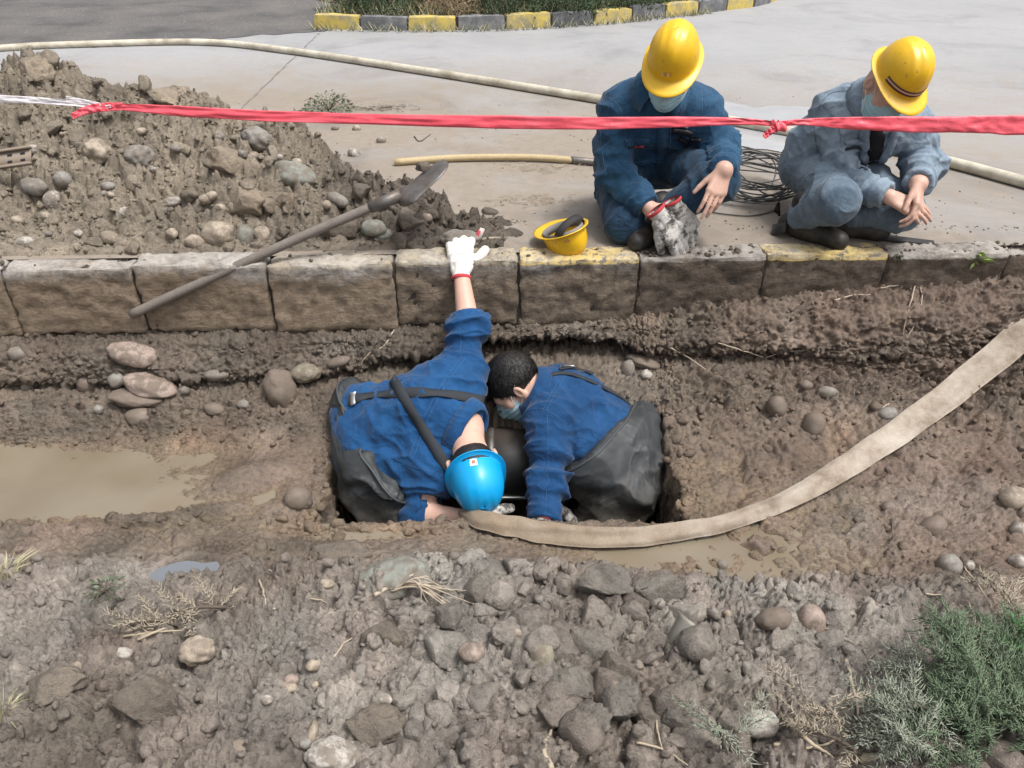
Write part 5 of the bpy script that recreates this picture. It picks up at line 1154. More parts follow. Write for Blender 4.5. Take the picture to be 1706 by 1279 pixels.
w6 = (np.where((TV > 4.3) & (TV < 8.3), np.exp(-((pit_sd - .03)/.04)**2), 0)*(pit < .3)).reshape(-1)
crumbs('rim_clods', tverts, TN, w6, 260, .004, .026, CLODS2, M_SOIL, 'muddy lumps along the rim of the pit', 'clods', 2.0, CG, True, .15)
w4 = np.where(seen & (TV > 3.5) & (TV < 9.5) & (rgt + lft > .1), 1.0, .0).reshape(-1)*(pit.reshape(-1) < .02)
crumbs('trench_clods', tverts, TN, w4, 420, .006, .030, CLODS2, M_SOIL, 'muddy lumps on the trench slope', 'clods', 2.4, CG, True, .35)
crumbs('loose_crumbs', tverts, TN, w1, 3000, .0025, .008, CLODS1, M_SOIL, 'fine crumbs of clay strewn over the near bank', 'crumbs', 1.6, CG)
w2 = np.where(seen & (TV > 6.3) & (TV < 12.6), 1.0, 0).reshape(-1)*(pit.reshape(-1) < .02)
crumbs('wall_crumbs', tverts, TN, w2, 2600, .003, .014, CLODS1, M_SOIL, 'fine crumbs of earth on the trench wall', 'crumbs', 1.8, CG)
w3 = np.where(h > .0, .25 + mask, 0); w3 = np.where(HX < -2.5, 0, w3).reshape(-1)[used]
HN = np.zeros((len(used), 3)); HN[:, 2] = 1; HN[:, 1] = -.4; CH = C_HEAP[used]
crumbs('heap_crumbs', HV[used], HN, w3, 420, .012, .045, CLODS, M_SOIL, 'loose crumbled earth and grit over the heap', 'clods', 2.2, CH, True, .2)
crumbs('small_heap_crumbs', HV[used], HN, w3, 1500, .005, .016, CLODS2, M_SOIL, 'small crumbs of earth over the heap', 'crumbs', 1.6, CH, True, .1)
crumbs('heap_grit', HV[used], HN, w3, 3800, .003, .010, CLODS1, M_SOIL, 'fine grit over the heap', 'grit', 1.5, CH)
kxs = np.linspace(-2.3, 2.3, 4000); kv = np.stack([kxs, KY(kxs) + .02 + .09*rng.random(4000), np.full(4000, .003)], 1); kw = np.where(kxs > .5, 1.0, .12) + .6*(np.abs(kxs - .75) < .25); kw = np.where((kxs > 1.02) & (kxs < 1.46), .1, kw)
crumbs('kerb_dirt', kv, np.tile([0, 0, 1.], (4000, 1)), kw, 420, .002, .012, CLODS1, M_SOIL, 'crumbs of dirt lying on top of the kerb', 'dirt', 2.2, np.tile(V(.14, .115, .09), (4000, 1)))
# grit on the road beside the kerb and the heap
gx = rng.random(2600)*5.2 - 2.2; gy = 2.9 + rng.random(2600)**2.0*2.6; gy = np.where(rng.random(2600) < .35, np.interp(gx, crest_x, crest_y) + np.interp(gx, crest_x, back_w)*(.7 + .5*rng.random(2600)), gy)
gv = np.stack([gx, gy, np.zeros(2600)], 1); gn = np.tile([0, 0, 1.], (2600, 1)); gc = np.where(rng.random((2600, 1)) < .5, V(.16, .13, .105)[None], V(.30, .26, .22)[None])
crumbs('road_grit', gv, gn, np.where(gx < 2.4, 1., 0), 1300, .0015, .007, CLODS1, M_SOIL, 'scattered grit and mud crumbs on the concrete', 'grit', 2.5, gc)
# ------------------------------------------------------------------ tools, hoses, tape and small things
def wood(name, a, b, scale=1.0):
    m = mat(name, a, .7, .3); t = NT(m); co = t.geo(); n1 = t.noise(co, 14, 6, .65); n2 = t.noise(co, 120, 4, .6); c = t.mix(n1, a, b); t.base(t.mix(.6, c, t.ramp(n2, [(.3, (.7, .7, .7)), (.7, (1.2, 1.2, 1.2))]), 'MULTIPLY')); t.normal(t.bump(n2, .3, .002)); return m
M_HANDLE = wood('weathered_handle', (.135, .115, .098), (.24, .21, .185)); M_POLE = wood('pale_wood', (.40, .31, .17), (.52, .42, .26))
M_STEEL = mat('dull_steel', (.16, .15, .145), .5, .5, .55); t = NT(M_STEEL); co = t.geo(); t.base(t.mix(t.ramp(t.noise(co, 24, 7, .7), [(.4, (0, 0, 0)), (.65, (1, 1, 1))]), (.17, .165, .16), (.13, .10, .08)))
def mtube(name, pts, r, m, parent=None, ns=12, n=None):
    p = catmull(pts, n) if n else np.asarray(pts); v, f = tube(p, r, ns); return obj(name, mesh_np(name, v, f), m, parent)
# shovel leaning over the kerb
sh = thing('shovel', 'muddy shovel with grey wooden handle leaning over the kerb onto the heap', 'shovel')
A, B = P(218, 524, 2.665), P(640, 336, 2.815); D = nrm(B - A)
mtube('handle', [A, A + (B - A)*.3 + V(0, 0, .004), A + (B - A)*.7 + V(0, 0, .006), B], [.0185]*12 + [.0182]*12, M_HANDLE, sh, 14, 24)
Cc = P(668, 324, 2.83); mtube('socket', [B - D*.06, B, Cc], [.021, .022, .026], M_STEEL, sh, 14)
tip = P(724, 268, 2.90); d2 = nrm(tip - Cc); vw = np.array(ray_dir(695, 295)); wv = nrm(vw - d2*(vw @ d2) + .30*np.cross(d2, vw)); nv = np.cross(wv, d2); Lb = np.linalg.norm(tip - Cc) + .06; vv = []; nu, nw = 18, 14
for i in range(nu + 1):
    s_ = i/nu; hw = .095*min(1, (s_*6)**.5)*(1 if s_ < .62 else math.sqrt(max(.02, 1 - ((s_ - .62)/.40)**2.2)))
    for j in range(nw + 1):
        q = 2*j/nw - 1; vv.append(Cc + d2*(Lb*s_ - .03) + wv*hw*q + nv*(.030*q*q*(1 - .5*s_) + .020*s_*s_ - .014*math.exp(-(q/.18)**2)*(1 - s_)))
ii_ = np.arange((nu + 1)*(nw + 1)).reshape(nu + 1, nw + 1); ff = np.stack([ii_[:-1, :-1], ii_[1:, :-1], ii_[1:, 1:], ii_[:-1, 1:]], -1).reshape(-1, 4)
bl = obj('blade', mesh_np('blade', np.array(vv), ff), M_STEEL, sh); md = bl.modifiers.new('t', 'SOLIDIFY'); md.thickness = .0025; md.offset = 0
o = obj('mud_lump', CLOD_ME[3].copy(), M_HEAPD, sh); o.location = P(708, 278, 2.90); o.scale = (.03, .03, .025); sh.location = (0, 0, 0)
# second shovel: pale handle on the road, its head behind the man in dark denim
sp = thing('shovel', 'shovel with pale yellow wooden handle lying flat on the road behind the kerb', 'shovel')
q0, q1, q2, q3 = on_z(657, 270, .018), on_z(760, 263, .020), on_z(880, 262, .022), on_z(958, 267, .018)
mtube('handle', [q0, q1, q2, q3], .0175, M_POLE, sp, 14, 26); e_ = on_z(1005, 271, .018); mtube('socket', [q3 - (e_ - q3)*.15, q3, e_], [.019, .020, .018], M_STEEL, sp, 12)
vv = []; d2 = nrm(e_ - q3)
for i in range(9):
    s_ = i/8; hw = .10*min(1, (s_*5)**.5)*(1 if s_ < .6 else math.sqrt(max(.03, 1 - ((s_ - .6)/.42)**2)))
    for j in range(9): q = 2*j/8 - 1; vv.append(e_ - d2*.02 + d2*.27*s_ + V(-d2[1], d2[0], 0)*hw*q + V(0, 0, -.010 + .02*q*q))
ii_ = np.arange(81).reshape(9, 9); bl = obj('blade', mesh_np('blade', np.array(vv), np.stack([ii_[:-1, :-1], ii_[1:, :-1], ii_[1:, 1:], ii_[:-1, 1:]], -1).reshape(-1, 4)), M_STEEL, sp); md = bl.modifiers.new('t', 'SOLIDIFY'); md.thickness = .0025
# long pale plastic pipe across the road
M_PIPE = mat('cream_plastic_pipe', (.52, .48, .38), .5, .4); t = NT(M_PIPE); co = t.geo(); t.base(t.mix(t.ramp(t.noise(co, 5, 7, .7), [(.4, (0, 0, 0)), (.65, (1, 1, 1))]), (.60, .56, .46), (.33, .29, .22)))
pp = [on_z(px, py, .028) for px, py in [(-330, 108), (0, 80), (150, 73), (340, 70), (480, 84), (700, 117), (900, 149), (1010, 167), (1150, 189), (1300, 216), (1450, 241), (1570, 267), (1706, 303), (1950, 370)]]
tag(mtube('plastic_pipe', pp, .028, M_PIPE, None, 14, 120), 'long cream plastic pipe curving across the whole road', 'pipe')
# flat canvas hose
M_CANVAS = mat('canvas_hose', (.5, .44, .37), .85, .2); t = NT(M_CANVAS); co = t.geo(); n1 = t.noise(co, 6, 7, .7); n2 = t.noise(co, 240, 2, .5)
c = t.ramp(n1, [(.32, (.17, .13, .095)), (.48, (.31, .262, .212)), (.66, (.42, .375, .32))]); sx = t.n('ShaderNodeSeparateXYZ'); t.l(co, sx.inputs[0])
mr = t.n('ShaderNodeMapRange'); t.l(sx.outputs['X'], mr.inputs[0]); mr.inputs[1].default_value = .9; mr.inputs[2].default_value = .1
c = t.mix(t.math('MULTIPLY', mr.outputs[0], .7), c, (.22, .165, .112)); t.base(t.mix(.5, c, t.ramp(n2, [(.4, (.8, .8, .8)), (.6, (1.1, 1.1, 1.1))]), 'MULTIPLY')); t.normal(t.bump(n2, .3, .001, t.bump(t.noise(co, 30, 4, .6), .4, .006)))
hp = [(778, 862, 1.95, 20), (805, 872, 1.915, 30), (850, 880, 1.888, 34), (905, 893, 1.865, 36), (970, 902, 1.852, 34), (1040, 901, 1.855, 32), (1130, 892, 1.868, 30), (1215, 878, 1.89, 27), (1300, 846, 1.96, 30), (1380, 802, 2.06, 38), (1460, 748, 2.20, 42), (1540, 693, 2.34, 44), (1620, 632, 2.50, 46), (1706, 556, 2.68, 48), (1800, 470, 2.85, 50), (1950, 380, 3.15, 50)]
hpts = np.array([(surf_hit(a, b)[0] if 800 < a < 1720 else P(a, b, c_)) for a, b, c_, w in hp]); hpts[:-2, 2] += .006; hpts[2:-2] = .25*hpts[1:-3] + .5*hpts[2:-2] + .25*hpts[3:-1]; hw = np.array([w*np.linalg.norm(P(a, b, c_) - V(0, 0, CAM_H))/math.sqrt(FPX**2 + (a - 853)**2 + (b - 639.5)**2) for a, b, c_, w in hp])
n_ = 150; hc = catmull(hpts, n_); hwid = np.interp(np.linspace(0, 1, n_), np.linspace(0, 1, len(hw)), hw)*1.02; prof = 13; vv = []
tg = nrm_rows(np.gradient(hc, axis=0))
S_, Q_ = np.meshgrid(np.arange(n_)/n_, np.concatenate([np.linspace(-1, 1, prof), -np.linspace(-1, 1, prof)]), indexing='ij'); hn1 = perlin(np.stack([S_*26, Q_*1.6, S_*0 + 4.], -1)); hn2 = perlin(np.stack([S_*30, S_*0 + 1.3, S_*0], -1))
for i in range(n_):
    tow = nrm(V(0, 0, CAM_H) - hc[i]); nn = nrm(tow*.75 + V(0, 0, .45) + V(.0, -.1, 0)); w_ = nrm(np.cross(tg[i], nn)); nn = np.cross(w_, tg[i]); s_ = i/n_
    wav = .004*hn2[i, 0]
    lift = .026
    for k_ in range(2):
        for j in range(prof):
            q = (2*j/(prof - 1) - 1)*(1 if k_ == 0 else -1); th_ = (.0085 if k_ == 0 else -.004)*(1 - q**4) + (.0035*math.sin(q*4 + s_*16) + .0045*hn1[i, k_*prof + j])
            vv.append(hc[i] + nn*(lift + th_) + w_*(hwid[i]*.5*q + wav))
m_ = 2*prof; ii_ = np.arange(n_*m_).reshape(n_, m_); nxt = np.roll(ii_, -1, 1); ff = np.stack([ii_[:-1], nxt[:-1], nxt[1:], ii_[1:]], -1).reshape(-1, 4)
tag(obj('canvas_hose', mesh_np('canvas_hose', np.array(vv), ff), M_CANVAS), 'flat muddy canvas hose running from the pit up the right bank', 'hose')
# barrier tape
M_TAPE = mat('red_tape', (.72, .05, .08), .42, .4); t = NT(M_TAPE); t.base(t.mix(t.noise(t.geo(), 8, 5, .6), (.74, .06, .09), (.82, .15, .19))); t.b.inputs['Transmission Weight'].default_value = 0.0; t.normal(t.bump(t.noise(t.geo(), 30, 4, .6, .6), .5, .006))
M_TAPEW = mat('white_tape', (.70, .66, .68), .5, .4)
def tape(name, pts, m, parent, fold=1.0, n=160, seed=0.):
    c_ = catmull(np.array([P(a, b, y) for a, b, y, w in pts]), n); w_ = np.interp(np.linspace(0, 1, n), np.linspace(0, 1, len(pts)), [w*np.linalg.norm(P(a, b, y) - V(0, 0, CAM_H))/math.sqrt(FPX**2 + (a - 853)**2 + (b - 639.5)**2) for a, b, y, w in pts])
    tg = nrm_rows(np.gradient(c_, axis=0)); vv = []; pr_ = 9
    S_, Q_ = np.meshgrid(np.arange(n)/n, np.concatenate([np.linspace(-1, 1, pr_), -np.linspace(-1, 1, pr_)]), indexing='ij'); O_ = np.ones_like(S_)
    t1_ = perlin(np.stack([S_*9 + seed, Q_*1.3, O_*seed], -1)); t2_ = perlin(np.stack([S_*34 + seed, Q_*2.2, O_*2], -1)); t3_ = perlin(np.stack([S_*20 + seed, np.sign(Q_)*3, O_*5], -1))
    for i in range(n):
        tow = nrm(V(0, -1, .25)); wd = nrm(np.cross(tg[i], tow)); nn = np.cross(wd, tg[i]); s_ = i/n
        for k_ in (0, 1):
            for j in range(pr_):
                q = (2*j/(pr_ - 1) - 1)*(1 if k_ == 0 else -1); rel = .006*fold*t1_[i, k_*pr_ + j] + .005*fold*t2_[i, k_*pr_ + j]
                edge_ = 1 + .10*t3_[i, k_*pr_ + j]
                vv.append(c_[i] + wd*w_[i]*.5*q*edge_ + nn*(rel + (.0006 if k_ == 0 else -.0006)))
    m_ = 2*pr_; ii_ = np.arange(n*m_).reshape(n, m_); nxt = np.roll(ii_, -1, 1); ff = np.stack([ii_[:-1], nxt[:-1], nxt[1:], ii_[1:]], -1).reshape(-1, 4)
    return obj(name, mesh_np(name, np.array(vv), ff), m, parent)
tp = thing('barrier_tape', 'red plastic barrier tape stretched across the picture in front of the crouching men', 'tape')
tape('tape_run', [(172, 178, 2.9, 7), (205, 178, 2.9, 10), (300, 185, 2.88, 17), (450, 193, 2.86, 17), (640, 199, 2.84, 17), (820, 203, 2.81, 21), (980, 205, 2.79, 20), (1130, 203, 2.77, 17), (1230, 202, 2.76, 11), (1292, 206, 2.75, 8)], M_TAPE, tp, 1., 200, 1.)
tape('tape_run', [(1292, 207, 2.75, 9), (1340, 203, 2.74, 10), (1420, 205, 2.73, 20), (1520, 207, 2.71, 25), (1620, 207, 2.69, 27), (1706, 208, 2.67, 32), (1900, 206, 2.62, 34), (2200, 200, 2.55, 36)], M_TAPE, tp, 1., 150, 5.)
tape('tape_tail', [(205, 177, 2.9, 12), (175, 178, 2.9, 14), (145, 183, 2.88, 13), (120, 194, 2.86, 8)], M_TAPE, tp, 1.4, 40, 3.); tape('tape_tail', [(1300, 204, 2.74, 12), (1288, 215, 2.73, 12), (1272, 228, 2.72, 9)], M_TAPE, tp, 1.4, 30, 7.)
solid('knot', [cap(P(1290, 206, 2.745), P(1302, 210, 2.74), .013, .015), cap(P(1296, 214, 2.735), P(1306, 213, 2.735), .010, .012)], .003, M_TAPE, tp, 0, .01, wr=[(P(1296, 210, 2.74), V(1, 0, .4), .03, .012, .004)], gen=.002)
tape('white_end', [(-420, 140, 2.95, 13), (-200, 150, 2.94, 13), (0, 164, 2.92, 12), (90, 169, 2.91, 10), (180, 178, 2.9, 7)], M_TAPEW, tp, .7, 90, 9.); tape('white_end', [(110, 162, 2.92, 5), (150, 170, 2.91, 5), (185, 177, 2.9, 5)], M_TAPEW, tp, .7, 30, 9.)
# yellow helmet lying upside down on the kerb
hl = thing('hard_hat', 'yellow hard hat lying upside down on the kerb beside the kneeling man', 'helmet'); hC = P(938, 384, 2.87) + V(0, .0, .004); Rl = frame(V(-.55, .78, -.30), V(.36, -.10, -.92))
hlo, hlb = put_helmet(hC, Rl, M_YEL, hl, 'shell', .80)
M_BAND = mat('grey_headband', (.20, .19, .185), .7); M_DBAND = mat('dark_sweatband', (.03, .028, .028), .8)
ring = [V(.074*math.cos(a), .092*math.sin(a), .004) for a in np.linspace(0, 2*math.pi, 40)]; local_strip(hC, Rl, ring, [V(math.cos(a), math.sin(a), 0) for a in np.linspace(0, 2*math.pi, 40)], .03, .003, 'headband', M_BAND, hl)
arc_ = [V(.066*math.cos(a), -.05 - .05*math.sin(a)*.6, -.004 - .038*math.sin(a)) for a in np.linspace(.0, math.pi, 24)]; local_strip(hC, Rl, arc_, [V(0, -.7, -.7)]*24, .03, .004, 'nape_strap', M_DBAND, hl)
for s_ in (-1, 1):
    cr = [V(s_*.05*math.cos(a) , .078*math.sin(a)*1.0 - .0, .02 + .075*math.cos(a)**2*.0 + .06*(1 - abs(math.sin(a)))) for a in np.linspace(-1.4, 1.4, 20)]; local_strip(hC, Rl, cr, [V(s_*.5, 0, .8)]*20, .018, .0015, 'cradle_strap', M_BAND, hl)
for (a, b) in (((940, 399), (944, 404)), ((945, 397), (949, 402)), ((941, 404), (948, 399))): strap('emblem_stroke', hlb, [a, ((a[0] + b[0])/2, (a[1] + b[1])/2), b], .004, .0006, M_EMB, hlo, 6, .001)
# pair of dirty gloves hanging from the kneeling man's hand
for (w_, f_, sd, lb) in ((P(1100, 360, 2.83), P(1150, 424, 2.79), 1, 'grey stained cotton glove with red cuff, held in front by the kneeling man'), (P(1124, 346, 2.86), P(1156, 420, 2.83), -1, 'dark muddy cotton glove behind the other in the kneeling man\'s hand')):
    gr = thing('work_glove', lb, 'glove', 'pair of dirty gloves'); go = glove_on(w_, nrm(f_ - w_), V(.2, -.85, .45)*1.0, sd, M_GLOVED, gr, (.25, .25, .2), name='glove_body', spread=.1, thumb=(.75, .5, .2))
# coil of black cable on the road between the two men
M_CABLE = mat('black_cable', (.035, .036, .036), .55); t = NT(M_CABLE); t.base(t.mix(t.noise(t.geo(), 30, 4, .6), (.03, .032, .032), (.11, .11, .105)))
cc0 = on_z(1268, 335, .0); parts = []; rg = np.random.default_rng(8)
for k in range(17):
    ph = rg.random()*6.28; rx_, ry_ = .16 + .08*rg.random(), .14 + .09*rg.random(); tl = .42 + .25*rg.standard_normal(); cx, cy_ = .035*rg.standard_normal(), .05*rg.standard_normal()
    a = np.linspace(0, 6.6, 60); x_ = cx + rx_*np.cos(a + ph) + .012*np.sin(3*a + ph); y_ = cy_ + ry_*np.sin(a + ph); z_ = np.maximum(.006, .06 + tl*.35*y_ + .02*np.sin(2*a + ph*3) + .006*k*.5)
    parts.append(tube(np.stack([cc0[0] + x_, cc0[1] + .12 + y_, z_], 1), .0034, 6))
parts.append(tube(catmull([on_z(1300, 340, .006), on_z(1285, 352, .006), on_z(1250, 359, .006), on_z(1205, 356, .006), on_z(1170, 350, .006)], 40), .0034, 6))
v, f = join_np(parts); tag(obj('cable_coil', mesh_np('cable_coil', v, f), M_CABLE), 'tangled coil of thin black cable on the road between the crouching men', 'cable')
# key bunch on the pale denim man's belt, flat bar behind his boots
def slab(name, a, b, width, thick, m, parent=None, nor=V(0, 0, 1)):
    v, f = strip(np.array([a, a + (b - a)*.5, b]), np.tile(nor, (3, 1)), width, thick); return obj(name, mesh_np(name, v, f, False), m, parent)
kp = P(1297, 338, 3.12); ko = mtube('key_cord', catmull([P(1316, 300, 3.14), P(1304, 318, 3.12), kp], 12), .0025, M_STRAP, p2, 6)
for dx_, dz_ in ((0, -.045), (.012, -.055), (-.012, -.038)): slab('key', kp, kp + V(dx_, -.004, dz_), .012, .003, M_RADIO, p2, V(.3, -1, .2))
ko.matrix_parent_inverse = Matrix.Translation(-Vector(p2.location)); settle(p2)
M_BAR = mat('dark_iron', (.035, .033, .032), .6, .5, .3)
br = thing('iron_bar', 'flat dark iron bar lying on the road behind the squatting man\'s boots', 'bar'); slab('bar', on_z(1300, 374, .008), on_z(1556, 406, .008), .045, .012, M_BAR, br); slab('end_plate', on_z(1286, 384, .012), on_z(1310, 377, .05), .05, .008, M_BAR, br, V(0, -.7, .7))
# rusty perforated strip at the left
M_RUST = mat('rusty_strip', (.23, .185, .145), .7, .4, .2); ps = thing('metal_strip', 'perforated rusty metal strip sticking out of the heap at the left edge', 'strip'); a_, b_ = P(-160, 290, 3.22), P(52, 259, 3.18)
nn_ = nrm(V(.1, -.8, .6)); slab('plate', a_, b_, .062, .004, M_RUST, ps, nn_)
ud = nrm(np.cross(b_ - a_, nn_)); slab('flange', a_ - ud*.034 + nn_*.006, b_ - ud*.034 + nn_*.006, .010, .018, M_RUST, ps, nn_); slab('flange', a_ + ud*.034 + nn_*.006, b_ + ud*.034 + nn_*.006, .010, .018, M_RUST, ps, nn_)
for k in range(9):
    for r_ in (-.014, .014): p_ = a_ + (b_ - a_)*(.12 + .1*k) + ud*r_ + nn_*.0032; slab('slot', p_, p_ + (b_ - a_)*.035, .009, .0016, M_DARKCLOTH, ps, nn_)
# the buried main with its coupling
M_MAIN = mat('black_main', (.022, .022, .023), .4, .5); t = NT(M_MAIN); co = t.geo(); n1 = t.noise(co, 12, 6, .7); sx = t.n('ShaderNodeSeparateXYZ'); t.l(co, sx.inputs[0]); mr = t.n('ShaderNodeMapRange'); t.l(sx.outputs['Z'], mr.inputs[0]); mr.inputs[1].default_value = -.57; mr.inputs[2].default_value = -.53
t.base(t.mix(t.math('MULTIPLY', t.math('ADD', mr.outputs[0], t.math('MULTIPLY', t.math('SUBTRACT', n1, .5), 1.5), clamp=True), .6), (.022, .022, .024), (.085, .066, .05)))
mn = thing('water_main', 'black buried pipe with a coupling, exposed between the two bending men', 'pipe'); cy0, cz0 = 2.345, -.675
mtube('pipe_wall', [V(-.9, cy0, cz0), V(-.2, cy0, cz0), V(.3, cy0, cz0), V(.9, cy0, cz0)], .125, M_MAIN, mn, 36); mtube('coupling', [V(-.11, cy0, cz0), V(-.10, cy0, cz0), V(.11, cy0, cz0), V(.12, cy0, cz0)], [.130, .142, .142, .130], M_MAIN, mn, 36)
for xx_ in (-.08, .09): mtube('clamp_band', [V(xx_ - .012, cy0, cz0), V(xx_ - .011, cy0, cz0), V(xx_ + .011, cy0, cz0), V(xx_ + .012, cy0, cz0)], [.141, .146, .146, .141], M_STEEL, mn, 36)
slab('clamp_bar', V(-.12, cy0 - .135, cz0 - .055), V(.14, cy0 - .135, cz0 - .055), .012, .012, M_METAL, mn, V(0, -.8, .5))
# grey slab under the glove and a torn scrap beside it
place_stone(768, 404, 66, 34, 'grey', 'flat grey stone under the white glove on the kerb', None, True, .35)
M_SCRAP = mat('torn_paper', (.70, .62, .58), .7); sc_ = thing('paper_scrap', 'torn red and white scrap sticking up beside the white glove', 'litter'); slab('white_piece', P(795, 402, 2.9), P(804, 380, 2.9), .02, .0015, M_SCRAP, sc_, V(.3, -.8, .4)); slab('red_piece', P(790, 404, 2.895), P(799, 384, 2.895), .014, .0015, M_REDC, sc_, V(-.4, -.8, .4)); 
M_DRY = mat('dry_stalk', (.36, .30, .22), .85); M_ROOT = mat('pale_root', (.42, .35, .27), .85); M_TWIG = mat('dark_twig', (.10, .078, .06), .9)
mtube('flat_stalk', [P(796, 400, 2.92), P(815, 397, 2.93), P(834, 396, 2.94)], [.006, .007, .004], M_DRY, sc_, 6)
# half buried strip of grey plastic in front
sl = thing('plastic_strip', 'bent grey plastic strip half buried in the clay right of centre', 'plastic strip'); p_, n__, d__ = surf_hit(1128, 1065)
v, f = strip(catmull([P(1110, 1098, p_[1] - .035), P(1128, 1062, p_[1] - .02), P(1146, 1030, p_[1] + .0)], 12), np.tile(nrm(V(-.75, -.5, .4)), (12, 1)), .05, .003, .004); obj('strip_face', mesh_np('strip_face', v, f), mat('grey_plastic', (.24, .225, .19), .5), sl)
v, f = strip(catmull([P(1100, 1112, p_[1] - .02), P(1135, 1110, p_[1] - .015), P(1168, 1085, p_[1])], 14), np.tile(nrm(V(0, -.6, .8)), (14, 1)), .045, .003, .006); obj('strip_fold', mesh_np('strip_fold', v, f), mat('dark_plastic', (.075, .072, .066), .45), sl)
# roots and twigs
def twig(pix, r, m, label, cat='root', name='root', group=None, lift=.004, taper=.4):
    pts = []
    for k, q in enumerate(pix):
        p, n, d = surf_hit(q[0], q[1]); pts.append(p + n*(lift + (q[2] if len(q) > 2 else 0)))
    c_ = catmull(pts, 6*len(pts)); c_ += .003*np.stack([perlin(c_*40), perlin(c_*40 + 9), perlin(c_*40 + 18)], 1)
    v, f = tube(c_, np.linspace(r, r*taper, len(c_)), 6); return tag(obj(name, mesh_np(name, v, f), m), label, cat, group)
RG = 'roots and twigs in the mud'
for i, (pix, r, m, lb) in enumerate([
 ([(1112, 575), (1140, 590), (1175, 615), (1210, 640)], .003, M_ROOT, 'pale root slanting down the wall right of the black haired man'), ([(1195, 570), (1235, 582), (1272, 598, .02)], .0028, M_ROOT, 'pale root hanging under the right bank lip'),
 ([(1272, 598), (1305, 588), (1340, 582)], .002, M_ROOT, 'thin root crossing the right bank lip'), ([(1525, 468), (1518, 505), (1508, 540), (1505, 560)], .003, M_ROOT, 'long pale root dangling below the right kerb, left strand'), ([(1532, 470), (1534, 505), (1520, 545), (1508, 565)], .0028, M_ROOT, 'long pale root dangling below the right kerb, right strand'),
 ([(1465, 480), (1500, 474)], .003, M_ROOT, 'short pale root lying level below the right kerb'), ([(1390, 500), (1420, 492), (1450, 490)], .004, M_ROOT, 'thick short root in the upper right bank'), ([(1468, 680), (1500, 658), (1525, 650)], .0025, M_ROOT, 'thin pale root just above the canvas hose'),
 ([(660, 545), (640, 575), (615, 590), (598, 612)], .003, M_ROOT, 'curved root hanging below the third kerb stone'), ([(1030, 565), (1040, 588)], .003, M_ROOT, 'pale root end under the kerb above the black haired man'),
 ([(578, 870), (590, 830), (605, 800)], .003, M_TWIG, 'thin dark root on the left pit wall'), ([(230, 1065), (270, 1048), (320, 1025), (390, 1012)], .004, M_DRY, 'dry straw stem lying below the grey puddle'), ([(205, 1060), (260, 1052), (330, 1048)], .0035, M_DRY, 'second dry straw stem beside the first'),
 ([(433, 965), (438, 990), (441, 1010)], .003, M_ROOT, 'short upright root left of the big flat rock'), ([(455, 1015), (490, 1000), (520, 998), (545, 1003)], .003, M_ROOT, 'forked pale root in front of the pit'), ([(420, 945), (450, 950), (490, 970), (500, 990)], .0022, M_ROOT, 'thin curved root near the dark clod'),
 ([(555, 1095), (575, 1070), (605, 1055)], .003, M_ROOT, 'pale curled root in the front mud'), ([(920, 1279), (905, 1245), (922, 1210)], .007, M_DRY, 'pointed pale stick standing at the bottom edge'), ([(1405, 890), (1440, 862), (1420, 880)], .004, M_TWIG, 'dark twig on the slope below the hose'), ([(1500, 915), (1525, 895), (1530, 870)], .005, M_TWIG, 'thicker dark root below the hose'),
 ([(1485, 865), (1488, 900)], .003, M_TWIG, 'upright dark twig below the hose'), ([(1540, 990), (1575, 991)], .003, M_ROOT, 'short white twig on the right mud'), ([(1605, 945), (1630, 975), (1650, 1010)], .0025, M_ROOT, 'thin stem curving toward the dry spray at right'), ([(1610, 1000), (1625, 1030), (1625, 1060)], .0025, M_ROOT, 'curled stem above the green branch'),
 ([(1370, 1045), (1400, 1062), (1420, 1072)], .0025, M_ROOT, 'thin twig left of the green branch'), ([(1410, 1100), (1416, 1130), (1425, 1170), (1432, 1200)], .006, M_DRY, 'bare curved stem at the left of the green branch'), ([(1300, 1190), (1340, 1230), (1390, 1265)], .006, M_DRY, 'pale dead branch at the bottom right'), ([(1290, 1242), (1350, 1248), (1420, 1225)], .004, M_DRY, 'dead twig crossing the pale dead branch'),
 ([(1090, 1190), (1098, 1225), (1108, 1262)], .003, M_DRY, 'dry stalk near the bottom edge right of centre'), ([(1060, 1235), (1110, 1250), (1150, 1279)], .003, M_DRY, 'dry stalk crossing another at the bottom edge'), ([(1430, 1265), (1470, 1255)], .012, M_DRY, 'thick pale root end at the bottom edge'), ([(60, 995), (100, 1000), (130, 1003)], .003, M_TWIG, 'dark twig lying in the mud at the left'),
 ([(690, 228), (700, 236), (718, 224)], .004, M_TWIG, 'small bent twig on the road below the red tape')]):
    twig(pix, r, m, lb, 'root' if m is M_ROOT else 'twig', 'root' if m is M_ROOT else 'twig', RG)
rb = thing('root_cluster', 'fan of thin pale roots spreading over the big flat rock in front', 'roots', RG); parts = []; rg = np.random.default_rng(3)
for k in range(16):
    e = (700 + 90*rg.random(), 975 + 50*rg.random()); m0 = (690 + 25*rg.random(), 975 + 22*rg.random()); pts = [surf_hit(650 + 20*rg.random(), 990 + 8*rg.random())[0] + V(0, 0, .03), surf_hit(*m0)[0] + V(0, -.01, .035 + .02*rg.random()), surf_hit(*e)[0] + V(0, 0, .012)]
    parts.append(tube(catmull(pts, 16), np.linspace(.0026, .001, 16), 5))
v, f = join_np(parts); obj('root_strands', mesh_np('root_strands', v, f), M_ROOT, rb); parts = [tube(catmull([surf_hit(625, 1000)[0] + V(0, 0, .02), surf_hit(655, 990)[0] + V(0, 0, .035), surf_hit(690, 970)[0] + V(0, 0, .03)], 16), np.linspace(.006, .003, 16), 7)]; v, f = join_np(parts); obj('main_root', mesh_np('main_root', v, f), M_ROOT, rb)

